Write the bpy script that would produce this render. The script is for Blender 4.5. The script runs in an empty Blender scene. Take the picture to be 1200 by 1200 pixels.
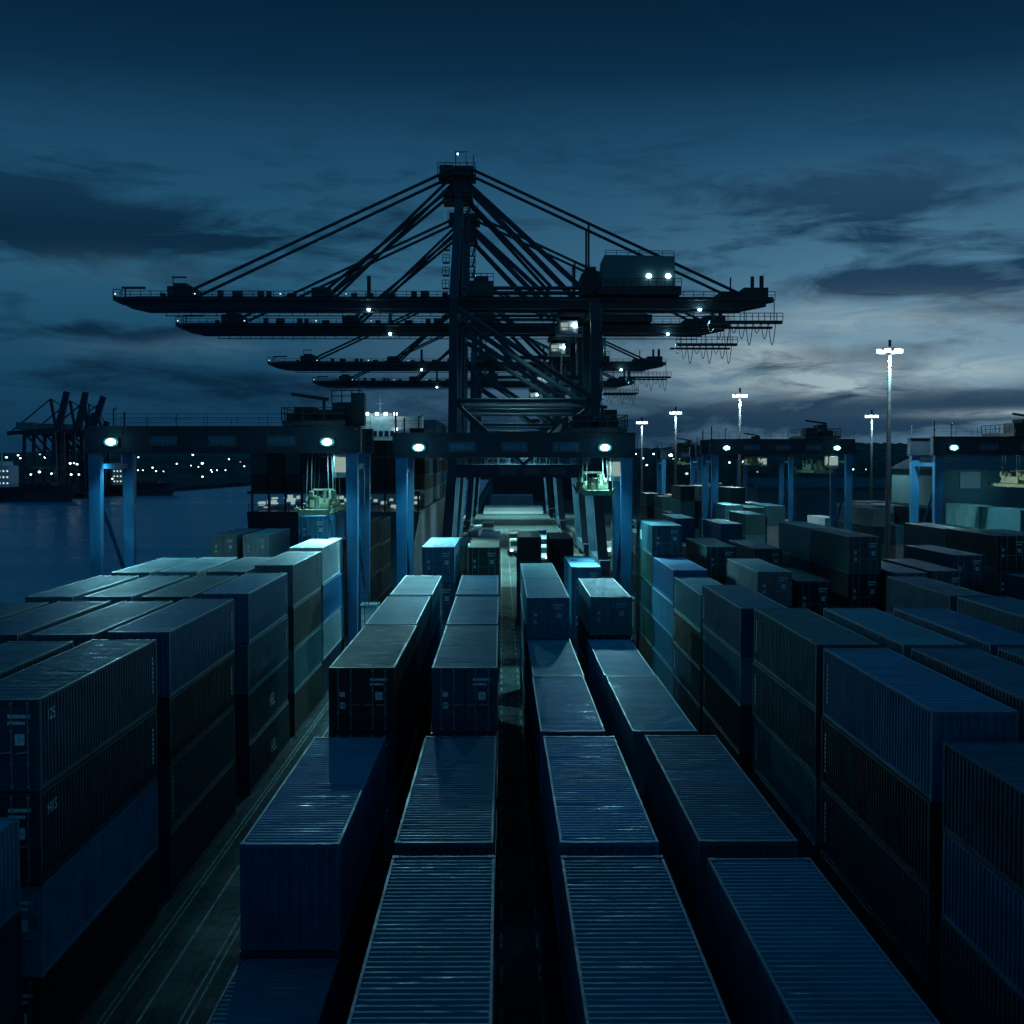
import bpy, math, random
from mathutils import Vector, Matrix
R = math.radians
rnd = random.Random(7)
scene = bpy.context.scene
COLL = scene.collection
CAMH = 17.4

# ------------------------------------------------------------------ helpers
def tag(o, label=None, cat=None, group=None, kind=None):
    if label: o['label'] = label
    if cat: o['category'] = cat
    if group: o['group'] = group
    if kind: o['kind'] = kind
    return o

def link(name, data, parent=None):
    o = bpy.data.objects.new(name, data)
    COLL.objects.link(o)
    if parent: o.parent = parent
    return o

def empty(name, loc=(0, 0, 0), rz=0):
    o = link(name, None)
    o.location = loc
    o.rotation_euler = (0, 0, rz)
    o.empty_display_size = 0.5
    return o

def copy_tree(o, parent=None):
    c = o.copy()
    COLL.objects.link(c)
    c.parent = parent
    for ch in o.children:
        copy_tree(ch, c)
    return c

class MB:
    def __init__(s):
        s.v = []; s.f = []
    def quad(s, *p):
        n = len(s.v); s.v += [tuple(q) for q in p]; s.f.append(tuple(range(n, n + len(p))))
    def hexa(s, b, t):
        n = len(s.v); s.v += [tuple(q) for q in b] + [tuple(q) for q in t]
        s.f += [(n+3, n+2, n+1, n), (n+4, n+5, n+6, n+7)]
        for i in range(4):
            j = (i + 1) % 4
            s.f.append((n+i, n+j, n+4+j, n+4+i))
    def box(s, x0, x1, y0, y1, z0, z1):
        s.hexa([(x0, y0, z0), (x1, y0, z0), (x1, y1, z0), (x0, y1, z0)],
               [(x0, y0, z1), (x1, y0, z1), (x1, y1, z1), (x0, y1, z1)])
        return s
    def cbox(s, c, d):
        return s.box(c[0]-d[0]/2, c[0]+d[0]/2, c[1]-d[1]/2, c[1]+d[1]/2, c[2]-d[2]/2, c[2]+d[2]/2)
    def bar(s, a, b, w, h=None, w2=None, h2=None, up=(0, 0, 1)):
        h = h or w; w2 = w2 or w; h2 = h2 or h
        a = Vector(a); b = Vector(b); d = (b - a).normalized()
        up = Vector(up)
        if abs(d.dot(up)) > .97: up = Vector((0, 1, 0))
        x = d.cross(up).normalized(); y = x.cross(d).normalized()
        def ring(p, w, h): return [p - x*w/2 - y*h/2, p + x*w/2 - y*h/2, p + x*w/2 + y*h/2, p - x*w/2 + y*h/2]
        s.hexa(ring(a, w, h), ring(b, w2, h2))
        return s
    def tube(s, a, b, r, n=8, r2=None, cap=True):
        r2 = r if r2 is None else r2
        a = Vector(a); b = Vector(b); d = (b - a).normalized()
        up = Vector((0, 0, 1)) if abs(d.z) < .9 else Vector((0, 1, 0))
        x = d.cross(up).normalized(); y = x.cross(d).normalized()
        k = len(s.v)
        for p, q in ((a, r), (b, r2)):
            for i in range(n):
                t = 2*math.pi*i/n
                s.v.append(tuple(p + x*math.cos(t)*q + y*math.sin(t)*q))
        for i in range(n):
            j = (i+1) % n
            s.f.append((k+i, k+j, k+n+j, k+n+i))
        if cap:
            s.f.append(tuple(range(k+n-1, k-1, -1))); s.f.append(tuple(range(k+n, k+2*n)))
        return s
    def path(s, pts, r, n=5):
        for a, b in zip(pts, pts[1:]): s.tube(a, b, r, n)
        return s
    def rail(s, a, b, h=1.1, step=2.0, r=.035):
        a = Vector(a); b = Vector(b); L = (b-a).length; n = max(1, int(L/step)); u = Vector((0, 0, 1))
        for i in range(n+1):
            p = a.lerp(b, i/n); s.bar(p, p+u*h, r*2)
        s.bar(a+u*h, b+u*h, r*2); s.bar(a+u*h*.55, b+u*h*.55, r*1.6)
        return s
    def sphere(s, c, r, n=8, m=6, sz=1):
        k = len(s.v)
        for j in range(m+1):
            ph = math.pi*j/m
            for i in range(n):
                t = 2*math.pi*i/n
                s.v.append((c[0]+r*math.sin(ph)*math.cos(t), c[1]+r*math.sin(ph)*math.sin(t), c[2]+r*sz*math.cos(ph)))
        for j in range(m):
            for i in range(n):
                q = (i+1) % n
                s.f.append((k+(j+1)*n+i, k+(j+1)*n+q, k+j*n+q, k+j*n+i))
        return s
    def mesh(s, name, mat):
        me = bpy.data.meshes.new(name)
        me.from_pydata(s.v, [], s.f)
        me.materials.append(mat)
        me.validate(); me.update()
        return me
    def build(s, name, mat, parent=None):
        return link(name, s.mesh(name, mat), parent)

# ------------------------------------------------------------------ materials
class NT:
    """tiny node-graph builder"""
    def __init__(s, tree):
        s.t = tree; s.n = tree.nodes; s.l = tree.links
    def new(s, typ, **kw):
        n = s.n.new(typ)
        for k, v in kw.items(): setattr(n, k, v)
        return n
    def put(s, sock, v):
        if isinstance(v, bpy.types.NodeSocket): s.l.new(v, sock)
        else: sock.default_value = v
    def math(s, op, a, b=0.0, c=None, clamp=False):
        n = s.new('ShaderNodeMath', operation=op, use_clamp=clamp)
        s.put(n.inputs[0], a); s.put(n.inputs[1], b)
        if c is not None: s.put(n.inputs[2], c)
        return n.outputs[0]
    def mix(s, f, a, b, blend='MIX'):
        n = s.new('ShaderNodeMix', data_type='RGBA', blend_type=blend)
        s.put(n.inputs[0], f); s.put(n.inputs[6], a); s.put(n.inputs[7], b)
        return n.outputs[2]
    def ramp(s, f, stops, interp='LINEAR'):
        n = s.new('ShaderNodeValToRGB'); n.color_ramp.interpolation = interp
        cr = n.color_ramp
        while len(cr.elements) < len(stops): cr.elements.new(0.5)
        for e, (p, c) in zip(cr.elements, stops):
            e.position = p
            e.color = (c, c, c, 1) if not isinstance(c, (tuple, list)) else (*c[:3], 1)
        s.put(n.inputs[0], f)
        return n.outputs[0]
    def noise(s, vec, scale, detail=4, rough=.55, dist=0):
        n = s.new('ShaderNodeTexNoise')
        if vec is not None: s.put(n.inputs['Vector'], vec)
        n.inputs['Scale'].default_value = scale; n.inputs['Detail'].default_value = detail
        n.inputs['Roughness'].default_value = rough; n.inputs['Distortion'].default_value = dist
        return n.outputs['Fac']
    def mapping(s, vec, scale=(1, 1, 1), loc=(0, 0, 0)):
        n = s.new('ShaderNodeMapping'); s.put(n.inputs[0], vec)
        n.inputs['Scale'].default_value = scale; n.inputs['Location'].default_value = loc
        return n.outputs[0]

def mat_base(name):
    m = bpy.data.materials.new(name); m.use_nodes = True
    g = NT(m.node_tree)
    return m, g, m.node_tree.nodes['Principled BSDF']

def paint(name, color=None, rough=.5, wear=.35, bump=.04, rust=(.024, .026, .024), spec=.5, scale=1.0):
    """worn painted steel; color None = taken from the object's own colour"""
    m, g, p = mat_base(name)
    tc = g.new('ShaderNodeTexCoord'); oi = g.new('ShaderNodeObjectInfo')
    off = g.new('ShaderNodeVectorMath', operation='ADD')
    g.l.new(tc.outputs['Object'], off.inputs[0])
    sh = g.new('ShaderNodeVectorMath', operation='SCALE'); sh.inputs[0].default_value = (37, 19, 53)
    g.l.new(oi.outputs['Random'], sh.inputs['Scale']); g.l.new(sh.outputs[0], off.inputs[1])
    v = off.outputs[0]
    base = oi.outputs['Color'] if color is None else (*color, 1)
    n1 = g.noise(v, .9*scale, 6, .6)
    streak = g.noise(g.mapping(v, (3, 3, .35)), 2.2*scale, 5, .6)
    fade = g.ramp(n1, [(.3, .72), (.7, 1.18)])
    c = g.mix(1.0, base, fade, 'MULTIPLY')
    sf = g.math('MULTIPLY', g.ramp(streak, [(.52, 0.0), (.74, 1.0)]), wear)
    c = g.mix(sf, c, (.014, .040, .056, 1))
    rf = g.math('MULTIPLY', g.ramp(g.noise(v, 4.5*scale, 7, .7), [(.62, 0.0), (.7, 1.0)]), wear)
    c = g.mix(rf, c, (*rust, 1))
    g.put(p.inputs['Base Color'], c)
    g.put(p.inputs['Roughness'], g.ramp(n1, [(.3, max(.05, rough-.12)), (.7, min(1, rough+.15))]))
    p.inputs['Specular IOR Level'].default_value = spec
    b = g.new('ShaderNodeBump'); b.inputs['Strength'].default_value = .5; b.inputs['Distance'].default_value = bump
    g.put(b.inputs['Height'], g.noise(v, 1.4*scale, 3, .5))
    g.l.new(b.outputs[0], p.inputs['Normal'])
    return m

def roof_paint():
    m, g, p = mat_base('container_roof_paint'); p.inputs['Specular IOR Level'].default_value = .3
    tc = g.new('ShaderNodeTexCoord'); oi = g.new('ShaderNodeObjectInfo')
    off = g.new('ShaderNodeVectorMath', operation='ADD')
    g.l.new(tc.outputs['Object'], off.inputs[0])
    sh = g.new('ShaderNodeVectorMath', operation='SCALE'); sh.inputs[0].default_value = (37, 61, 53)
    g.l.new(oi.outputs['Random'], sh.inputs['Scale']); g.l.new(sh.outputs[0], off.inputs[1])
    v = off.outputs[0]
    n1 = g.noise(v, .45, 6, .62); n2 = g.noise(g.mapping(v, (.5, 2.2, 1)), 1.1, 6, .65, .6)
    c = g.mix(1.0, oi.outputs['Color'], g.ramp(n1, [(.3, .7), (.72, 1.35)]), 'MULTIPLY')
    c = g.mix(g.math('MULTIPLY', g.ramp(n2, [(.5, 0.), (.7, 1.)]), .45), c, (.07, .12, .13, 1))
    c = g.mix(g.math('MULTIPLY', g.ramp(g.noise(v, 3.2, 8, .7), [(.6, 0.), (.68, 1.)]), .5), c, (.06, .034, .02, 1))
    g.put(p.inputs['Base Color'], c)
    g.put(p.inputs['Roughness'], g.ramp(n2, [(.3, .5), (.55, .62), (.66, .33)]))
    b = g.new('ShaderNodeBump'); b.inputs['Strength'].default_value = .35; b.inputs['Distance'].default_value = .05
    dent = g.ramp(g.noise(g.mapping(v, (.7, 1.5, 1)), .85, 2.5, .5), [(.57, 0.0), (.70, 1.0)])
    g.put(b.inputs['Height'], g.math('SUBTRACT', g.noise(g.mapping(v, (.6, 1.0, 1)), .8, 1.5, .45), g.math('MULTIPLY', dent, 1.3)))
    g.l.new(b.outputs[0], p.inputs['Normal'])
    return m

def emit(name, color, strength):
    m = bpy.data.materials.new(name); m.use_nodes = True
    nt = m.node_tree; nt.nodes.clear()
    e = nt.nodes.new('ShaderNodeEmission'); o = nt.nodes.new('ShaderNodeOutputMaterial')
    e.inputs[0].default_value = (*color, 1); e.inputs[1].default_value = strength
    nt.links.new(e.outputs[0], o.inputs[0])
    return m

def ground_mat():
    m, g, p = mat_base('worn_concrete'); p.inputs['Specular IOR Level'].default_value = .03
    tc = g.new('ShaderNodeTexCoord'); v = tc.outputs['Object']
    n1 = g.noise(v, .12, 8, .6); n2 = g.noise(g.mapping(v, (1.6, .12, 1)), .8, 6, .65)
    c = g.ramp(n1, [(.3, (.018, .034, .036)), (.7, (.062, .088, .086))])
    c = g.mix(g.math('MULTIPLY', g.ramp(n2, [(.48, 0.), (.68, 1.)]), .6), c, (.045, .047, .045, 1))
    c = g.mix(g.math('MULTIPLY', g.ramp(g.noise(g.mapping(v, (1, .5, 1)), 2.6, 8, .75), [(.5, 0.), (.72, 1.)]), .8), c, (.09, .105, .10, 1))
    c = g.mix(g.math('MULTIPLY', g.ramp(g.noise(v, .5, 4, .5, 1.5), [(.58, 0.), (.66, 1.)]), .7), c, (.008, .010, .010, 1))
    c = g.mix(g.math('MULTIPLY', g.ramp(g.noise(g.mapping(v, (5, .18, 1)), 1.2, 6, .7), [(.52, 0.), (.62, 1.)]), .75), c, (.007, .016, .017, 1))
    c = g.mix(g.math('MULTIPLY', g.ramp(g.noise(g.mapping(v, (9, .35, 1)), 1.0, 5, .7), [(.6, 0.), (.7, 1.)]), .6), c, (.10, .14, .135, 1))
    # slab joints
    br = g.new('ShaderNodeTexBrick'); g.put(br.inputs['Vector'], g.mapping(v, (.2, .2, .2)))
    br.offset = 0; br.inputs['Mortar Size'].default_value = .008
    br.inputs['Color1'].default_value = (1, 1, 1, 1); br.inputs['Color2'].default_value = (.82, .82, .82, 1); br.inputs['Mortar'].default_value = (.3, .3, .3, 1)
    c = g.mix(1.0, c, br.outputs[0], 'MULTIPLY')
    g.put(p.inputs['Base Color'], c)
    g.put(p.inputs['Roughness'], g.ramp(g.noise(v, .35, 5, .6), [(.35, .7), (.65, .95)]))
    b = g.new('ShaderNodeBump'); b.inputs['Strength'].default_value = .4; b.inputs['Distance'].default_value = .03
    g.put(b.inputs['Height'], g.noise(v, 3, 6, .6)); g.l.new(b.outputs[0], p.inputs['Normal'])
    return m

def water_mat():
    m, g, p = mat_base('harbour_water')
    tc = g.new('ShaderNodeTexCoord'); v = tc.outputs['Object']
    p.inputs['Base Color'].default_value = (.008, .20, .30, 1)
    g.put(p.inputs['Roughness'], g.ramp(g.noise(g.mapping(v, (.006, .02, 1)), 1, 5, .6), [(.35, .2), (.65, .32)]))
    b = g.new('ShaderNodeBump'); b.inputs['Strength'].default_value = .22; b.inputs['Distance'].default_value = .3
    h = g.math('ADD', g.noise(g.mapping(v, (.12, .35, 1)), 1, 5, .6), g.math('MULTIPLY', g.noise(v, 1.3, 3, .5), .25))
    g.put(b.inputs['Height'], h); g.l.new(b.outputs[0], p.inputs['Normal'])
    return m

def plain(name, color, rough=.7, var=.35, scale=2.0, metallic=0):
    m, g, p = mat_base(name)
    tc = g.new('ShaderNodeTexCoord')
    n = g.noise(tc.outputs['Object'], scale, 6, .6)
    g.put(p.inputs['Base Color'], g.mix(1.0, (*color, 1), g.ramp(n, [(.3, 1-var), (.7, 1+var)]), 'MULTIPLY'))
    p.inputs['Roughness'].default_value = rough; p.inputs['Metallic'].default_value = metallic
    return m

M = {}
M['cont'] = paint('container_paint', None, .5, .45, .03, spec=.32)
M['roof'] = roof_paint()
M['rod'] = plain('galvanised_rod', (.32, .33, .33), .45, .4, 8, .6)
M['mark'] = plain('white_stencil', (.55, .58, .58), .7, .5, 12)
M['rtg'] = paint('gantry_blue_paint', (.011, .135, .28), .42, .25, .01, scale=.5)
M['rtgdark'] = paint('gantry_girder_paint', (.007, .024, .042), .5, .3, .01, scale=.5)
M['sts'] = paint('quay_crane_paint', (.009, .038, .064), .5, .3, .01, scale=.4)
M['dark'] = plain('dark_machinery', (.03, .035, .04), .6, .4, 1.5)
M['rail'] = plain('railing_steel', (.05, .065, .075), .55, .3, 3)
M['sign'] = plain('dim_sign_panel', (.06, .085, .10), .6, .4, 3)
M['panel'] = plain('pale_sign_panel', (.30, .36, .38), .6, .3, 3)
M['pole'] = plain('mast_steel', (.035, .05, .06), .6, .3, 1)
M['white'] = plain('off_white_paint', (.62, .66, .66), .5, .25, 1.2)
M['spreader'] = paint('spreader_pale_yellow', (.26, .28, .17), .5, .45, .01, scale=1.5)
M['rope'] = plain('wire_rope', (.07, .08, .08), .6, .3, 4)
M['rubber'] = plain('black_rubber', (.02, .02, .02), .85, .3, 3)
M['ground'] = ground_mat()
M['water'] = water_mat()
M['line'] = plain('worn_line_paint', (.13, .155, .14), .85, .95, 2.5)
M['steelrail'] = plain('worn_rail_steel', (.35, .36, .36), .35, .4, 2, .7)
M['hill'] = plain('dark_woodland', (.03, .045, .04), .95, .6, .05)
M['leaf'] = plain('dark_foliage', (.035, .06, .04), .9, .5, .3)
M['hull'] = plain('dark_ship_hull', (.02, .025, .035), .5, .4, .2)
M['bldg'] = plain('warehouse_cladding', (.06, .16, .18), .6, .2, .1)
M['wallpale'] = plain('pale_wall', (.35, .38, .38), .7, .25, .2)
M['lamp'] = emit('flood_lamp_glow', (.72, .97, 1.0), 40)
M['lamphalo'] = emit('lamp_halo_glow', (.06, .62, .74), .55)  # emissive teal standing in for the halo of glare round a lamp
M['lampfar'] = emit('distant_lamp_glow', (.72, .96, 1.0), 6)
M['lampdim'] = emit('small_deck_lamp_glow', (.75, .95, 1.0), 2.2)
M['lampwarm'] = emit('distant_warm_glow', (.9, .92, .8), 1.0)
M['cabglow'] = emit('lit_cab_window', (.75, 1.0, .9), .35)
M['decklit'] = emit('lit_deck_opening', (.7, 1.0, .92), .42)
M['glass'] = plain('dark_glass', (.02, .03, .035), .1, .1, 1)

LAMPCOL = (.30, .86, 1.0)
LIGHTS = {}
def spot(name, parent, loc, aim, power, size=R(130), blend=.8, radius=.25, color=LAMPCOL):
    key = (round(power), round(size, 2), radius, color)
    if key not in LIGHTS:
        d = bpy.data.lights.new('flood_light', 'SPOT')
        d.energy = power; d.spot_size = size; d.spot_blend = blend; d.shadow_soft_size = radius; d.color = color
        LIGHTS[key] = d
    o = link('flood_light', LIGHTS[key], parent)
    o.location = loc
    o.rotation_euler = (Vector(aim) - Vector(loc)).to_track_quat('-Z', 'Y').to_euler()
    return o

def point_light(parent, loc, power):
    key = ('p', round(power))
    if key not in LIGHTS:
        d = bpy.data.lights.new('lamp_spill', 'POINT'); d.energy = power; d.shadow_soft_size = .3; d.color = (.2, .85, 1.0); LIGHTS[key] = d
    o = link('lamp_spill', LIGHTS[key], parent); o.location = loc
    return o

# ------------------------------------------------------------------ containers
L40, W40, H40 = 12.19, 2.438, 2.591
def corr(length, pitch, depth):
    n = max(1, round(length/pitch)); p = length/n; out = []
    for i in range(n):
        out += [(i*p, 0), (i*p+.28*p, 0), (i*p+.5*p, depth), (i*p+.78*p, depth)]
    out.append((length, 0))
    return out

def frame_mesh():
    b = MB(); w = W40/2; L = L40; H = H40
    for sx in (-1, 1):
        x = sx*(w-.055)
        for y in (.07, L-.07): b.cbox((x, y, H/2), (.11, .14, H-.24))
        b.cbox((sx*(w-.035), L/2, H-.045), (.06, L-.30, .07))
        b.cbox((sx*(w-.035), L/2, .09), (.06, L-.30, .13))
        for y in (.09, L-.09):
            for z in (.06, H-.06): b.cbox((sx*(w-.081), y, z), (.162, .178, .12))
    for y in (.06, L-.06):
        b.cbox((0, y, H-.07), (2*w-.33, .10, .12)); b.cbox((0, y, .09), (2*w-.33, .10, .14))
    b.box(-w+.07, w-.07, .13, L-.13, .12, .15)
    return b
def roof_mesh():
    b = MB(); prof = corr(L40-.30, .245, .027); w = W40/2-.05; z0 = H40-.022
    for (u0, d0), (u1, d1) in zip(prof, prof[1:]):
        b.quad((-w, .15+u0, z0-d0), (w, .15+u0, z0-d0), (w, .15+u1, z0-d1), (-w, .15+u1, z0-d1))
    return b
def side_mesh(sx):
    b = MB(); prof = corr(L40-.28, .278, .036); x0 = W40/2-.014
    for (u0, d0), (u1, d1) in zip(prof, prof[1:]):
        q = [(sx*(x0-d0), .14+u0, .14), (sx*(x0-d1), .14+u1, .14), (sx*(x0-d1), .14+u1, H40-.06), (sx*(x0-d0), .14+u0, H40-.06)]
        b.quad(*(q if sx > 0 else q[::-1]))
    return b
def end_mesh(near=True):
    b = MB(); prof = corr(W40-.2, .25, .045); y0 = .016 if near else L40-.016; s = 1 if near else -1
    for (u0, d0), (u1, d1) in zip(prof, prof[1:]):
        q = [(-W40/2+.1+u0, y0+s*d0, .15), (-W40/2+.1+u1, y0+s*d1, .15), (-W40/2+.1+u1, y0+s*d1, H40-.12), (-W40/2+.1+u0, y0+s*d0, H40-.12)]
        b.quad(*(q if near else q[::-1]))
    return b
def door_mesh(sx):
    b = MB(); x0, x1 = (.012, W40/2-.11) if sx > 0 else (-W40/2+.11, -.012)
    b.box(x0, x1, .035, .075, .17, H40-.14)
    for z0, z1 in ((.3, .62), (.72, 1.12), (1.22, 1.62), (1.72, 2.08), (2.16, 2.36)):
        b.box(x0+.1, x1-.1, .022, .045, z0, z1)
    for z in (.35, .95, 1.55, 2.15):
        xx = x1 if sx > 0 else x0
        b.cbox((xx-sx*.02, .03, z), (.09, .05, .1))
    return b
FR = frame_mesh().mesh('container_frame', M['cont'])
RF = roof_mesh().mesh('container_roof', M['roof'])
SD = {s: side_mesh(s).mesh('container_side', M['cont']) for s in (-1, 1)}
EN = {k: end_mesh(k).mesh('container_end', M['cont']) for k in (True, False)}
DR = {s: door_mesh(s).mesh('container_door', M['cont']) for s in (-1, 1)}
def rods(sx):
    out = []
    for k in (.36, .78):
        b = MB(); x = sx*k*1.12
        b.tube((x, .012, .12), (x, .012, H40-.08), .02, 6)
        for z in (.14, .8, 1.7, H40-.12): b.cbox((x, .02, z), (.09, .04, .07))
        b.bar((x, -.005, 1.12), (x-sx*.34, -.005, 1.08), .035)
        out.append(b.mesh('door_rod', M['rod']))
    return out
RODS = {s: rods(s) for s in (-1, 1)}
def placards():
    out = []
    for rects in ([(.30, .95, 2.06, 2.16), (.30, .8, 1.88, 1.97), (.5, .78, 1.3, 1.62)], [(-.82, -.62, 1.42, 1.62), (-.8, -.62, .95, 1.2)]):
        ms = []
        for x0, x1, z0, z1 in rects:
            ms.append(MB().box(x0, x1, .012, .020, z0, z1).mesh('door_placard', M['mark']))
        out.append(ms)
    return out
PLAC = placards()
def far_mesh():
    b = MB(); 
    for src in (frame_mesh(), roof_mesh(), end_mesh(True), end_mesh(False), side_mesh(1), side_mesh(-1)):
        k = len(b.v); b.v += src.v; b.f += [tuple(i+k for i in f) for f in src.f]
    return b
FAR = far_mesh().mesh('container_body', M['cont'])
def far_door():
    b = MB()
    for src in (door_mesh(1), door_mesh(-1)):
        k = len(b.v); b.v += src.v; b.f += [tuple(i+k for i in f) for f in src.f]
    for x in (-.87, -.4, .4, .87): b.box(x-.03, x+.03, -.01, .02, .12, H40-.1)
    for x0, x1, z0, z1 in ((.3, .9, 1.9, 2.15), (-.8, -.55, 1.3, 1.6)): b.box(x0, x1, .008, .02, z0, z1)
    return b
FARDOOR = far_door().mesh('container_doors', M['cont'])

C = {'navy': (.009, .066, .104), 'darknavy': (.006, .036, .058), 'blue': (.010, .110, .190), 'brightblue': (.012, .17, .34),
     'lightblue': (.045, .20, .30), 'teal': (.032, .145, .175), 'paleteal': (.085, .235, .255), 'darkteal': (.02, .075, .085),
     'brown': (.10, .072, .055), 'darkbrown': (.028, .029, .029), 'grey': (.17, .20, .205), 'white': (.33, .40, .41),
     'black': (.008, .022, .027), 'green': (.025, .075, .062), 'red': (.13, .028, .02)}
CN = {'navy': 'navy blue', 'darknavy': 'very dark navy', 'blue': 'blue', 'brightblue': 'bright blue', 'lightblue': 'light blue',
      'teal': 'teal', 'paleteal': 'pale teal', 'darkteal': 'dark teal', 'brown': 'brown', 'darkbrown': 'dark brown', 'grey': 'grey',
      'white': 'off white', 'black': 'near black', 'green': 'dull green', 'red': 'dark red'}
ORD = ['nearest', 'second', 'third', 'fourth', 'fifth', 'sixth', 'seventh', 'eighth', 'ninth', 'tenth', 'eleventh', 'twelfth', 'thirteenth', 'fourteenth']
USED = {}; NC = [0]; SLOTS = {}
# boxes buried inside the blocks, hidden on every side by others, are left out
SKIP = {i for a, b in [(1, 1), (16, 16), (23, 23), (26, 26), (48, 48), (50, 51), (54, 54), (78, 78), (91, 91), (131, 132), (134, 136), (138, 140), (142, 144), (147, 148), (150, 152), (154, 156), (158, 160), (162, 164), (166, 168), (170, 172), (174, 176), (179, 180), (182, 184), (186, 188), (219, 221), (223, 225), (227, 229), (232, 233), (235, 237), (239, 241), (244, 245), (247, 249), (252, 252), (254, 256), (259, 260), (264, 264), (267, 268), (271, 273), (281, 282), (285, 291), (293, 294), (296, 303), (305, 306), (309, 310), (312, 314), (316, 318), (321, 322), (325, 326), (329, 330), (332, 333), (335, 336), (338, 340), (343, 344), (346, 347), (349, 350), (354, 355), (357, 358), (361, 362), (366, 366), (371, 377), (379, 381), (384, 390), (392, 399), (401, 407), (409, 430), (434, 434), (437, 438), (440, 441), (444, 444), (446, 451), (453, 455), (458, 459), (462, 463), (465, 467), (469, 471), (473, 478), (480, 482), (484, 486), (488, 490), (531, 531), (537, 537), (543, 543), (545, 545), (548, 549)] for i in range(a, b+1)}
def container(x, y, z, h, col, label, group, doors=False, detail=True):
    """x = left edge, y = near end, z = underside"""
    NC[0] += 1
    c = C[col]; k = rnd.uniform(.82, 1.2); jx, jy = rnd.uniform(-.03, .03), rnd.uniform(-.06, .06)
    if NC[0]-1 in SKIP: return None
    rgb = tuple(min(.8, q*k) for q in c)
    o = link('shipping_container', FR if detail else FAR)
    o.location = (x+W40/2+jx, y+jy, z)
    o.scale = (1, 1, h/H40); o.rotation_euler = (0, 0, (k-1)*.018)
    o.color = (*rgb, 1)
    n = USED.get(label, 0); USED[label] = n+1
    tag(o, label, 'container', group)
    def part(name, me, par=o):
        p = link(name, me, par); p.color = (*rgb, 1); return p
    if detail:
        part('roof', RF); part('side_wall', SD[-1]); part('side_wall', SD[1]); part('end_wall', EN[False])
        if doors:
            for s in (-1, 1):
                d = part('door', DR[s])
                for me in RODS[s]: part('locking_rod', me, d)
                
                for me in PLAC[0 if s > 0 else 1]: part('placard', me, d)
        else: part('end_wall', EN[True])
    elif doors:
        part('door', FARDOOR)
    return o

def stack(x, y, ztop, cols, row, slot, group, doors=False, detail=True, base=0.0):
    """cols from the top down; stacks are counted in their row from the nearest one inside the picture"""
    px = [((x+dx-12/1500*(y+dy))/(y+dy)*1500, (CAMH-ztop)/(y+dy)*1500) for dx in (0, W40) for dy in (0, L40)]
    seen = any(abs(a) < 596 and b-60 < 596 for a, b in px) and any(NC[0]+i not in SKIP for i in range(len(cols)))
    slot = SLOTS.get(row, 0)
    if seen: SLOTS[row] = slot+1
    n = len(cols); h = (ztop-base-.02*(n-1))/n; out = []
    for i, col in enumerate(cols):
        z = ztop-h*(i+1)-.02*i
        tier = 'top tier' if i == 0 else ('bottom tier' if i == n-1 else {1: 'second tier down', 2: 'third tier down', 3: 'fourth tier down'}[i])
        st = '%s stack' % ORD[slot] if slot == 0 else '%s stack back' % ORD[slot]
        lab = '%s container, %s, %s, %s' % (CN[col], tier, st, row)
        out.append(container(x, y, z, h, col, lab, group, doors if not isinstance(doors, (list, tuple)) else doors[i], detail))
    return out

GC = 'containers stacked in the centre block'
rows = {'c1': (-6.42, 'centre block row beside left lane'), 'c2': (-2.62, 'row just left of narrow lane'),
        'c3': (1.43, 'row just right of narrow lane'), 'c4': (4.87, 'centre block row beside right lane')}
def crow(key, lst):
    x, ph = rows[key]
    return [stack(x+(e[3] if len(e) > 3 and isinstance(e[3], (int, float)) and not isinstance(e[3], bool) else 0), e[0], e[1], e[2], ph, i, GC,
                  doors=(e[-1] is True), detail=e[0] < 125) for i, e in enumerate(lst)]
crow('c1', [(19.0, 5.18, ['navy', 'darknavy']), (31.1, 8.02, ['blue', 'darknavy', 'darkbrown']),
            (47.1, 9.75, ['darkbrown', 'darknavy', 'darkteal', 'black'], 0, True), (59.9, 9.75, ['teal', 'navy', 'darkbrown', 'navy']),
            (73.2, 9.75, ['paleteal', 'blue', 'darkteal', 'navy']), (96.5, 10.9, ['lightblue', 'blue', 'teal', 'darknavy'], .4, True),
            (139, 8.2, ['grey', 'brown', 'blue'], 0, True)])
crow('c2', [(17.9, 8.02, ['navy', 'darknavy', 'darkteal']), (31.1, 8.02, ['navy', 'darkbrown', 'darknavy']),
            (47.1, 9.75, ['navy', 'darknavy', 'darkbrown', 'black'], 0, True), (59.9, 9.75, ['blue', 'darknavy', 'darkteal', 'navy']),
            (73.2, 9.75, ['lightblue', 'navy', 'brown', 'darknavy']), (100.5, 10.6, ['brown', 'brown', 'darkbrown', 'brown'], 0, True),
            (136, 8.6, ['grey', 'navy', 'brown'], 0, True), (152, 8.4, ['blue', 'darknavy', 'brown'], 0, True)])
crow('c3', [(17.9, 8.02, ['navy', 'darknavy', 'darkbrown']), (31.1, 8.02, ['blue', 'darknavy', 'navy']),
            (47.6, 7.28, ['blue', 'darknavy', 'darkteal']), (60.0, 7.28, ['teal', 'navy', 'darknavy']),
            (72.6, 9.62, ['lightblue', 'darknavy', 'navy', 'black'], 0, True), (85.1, 9.62, ['paleteal', 'navy', 'blue', 'darkbrown']),
            (134, 9.4, ['darkbrown', 'darknavy', 'black', 'black'], .3, True)])
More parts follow.
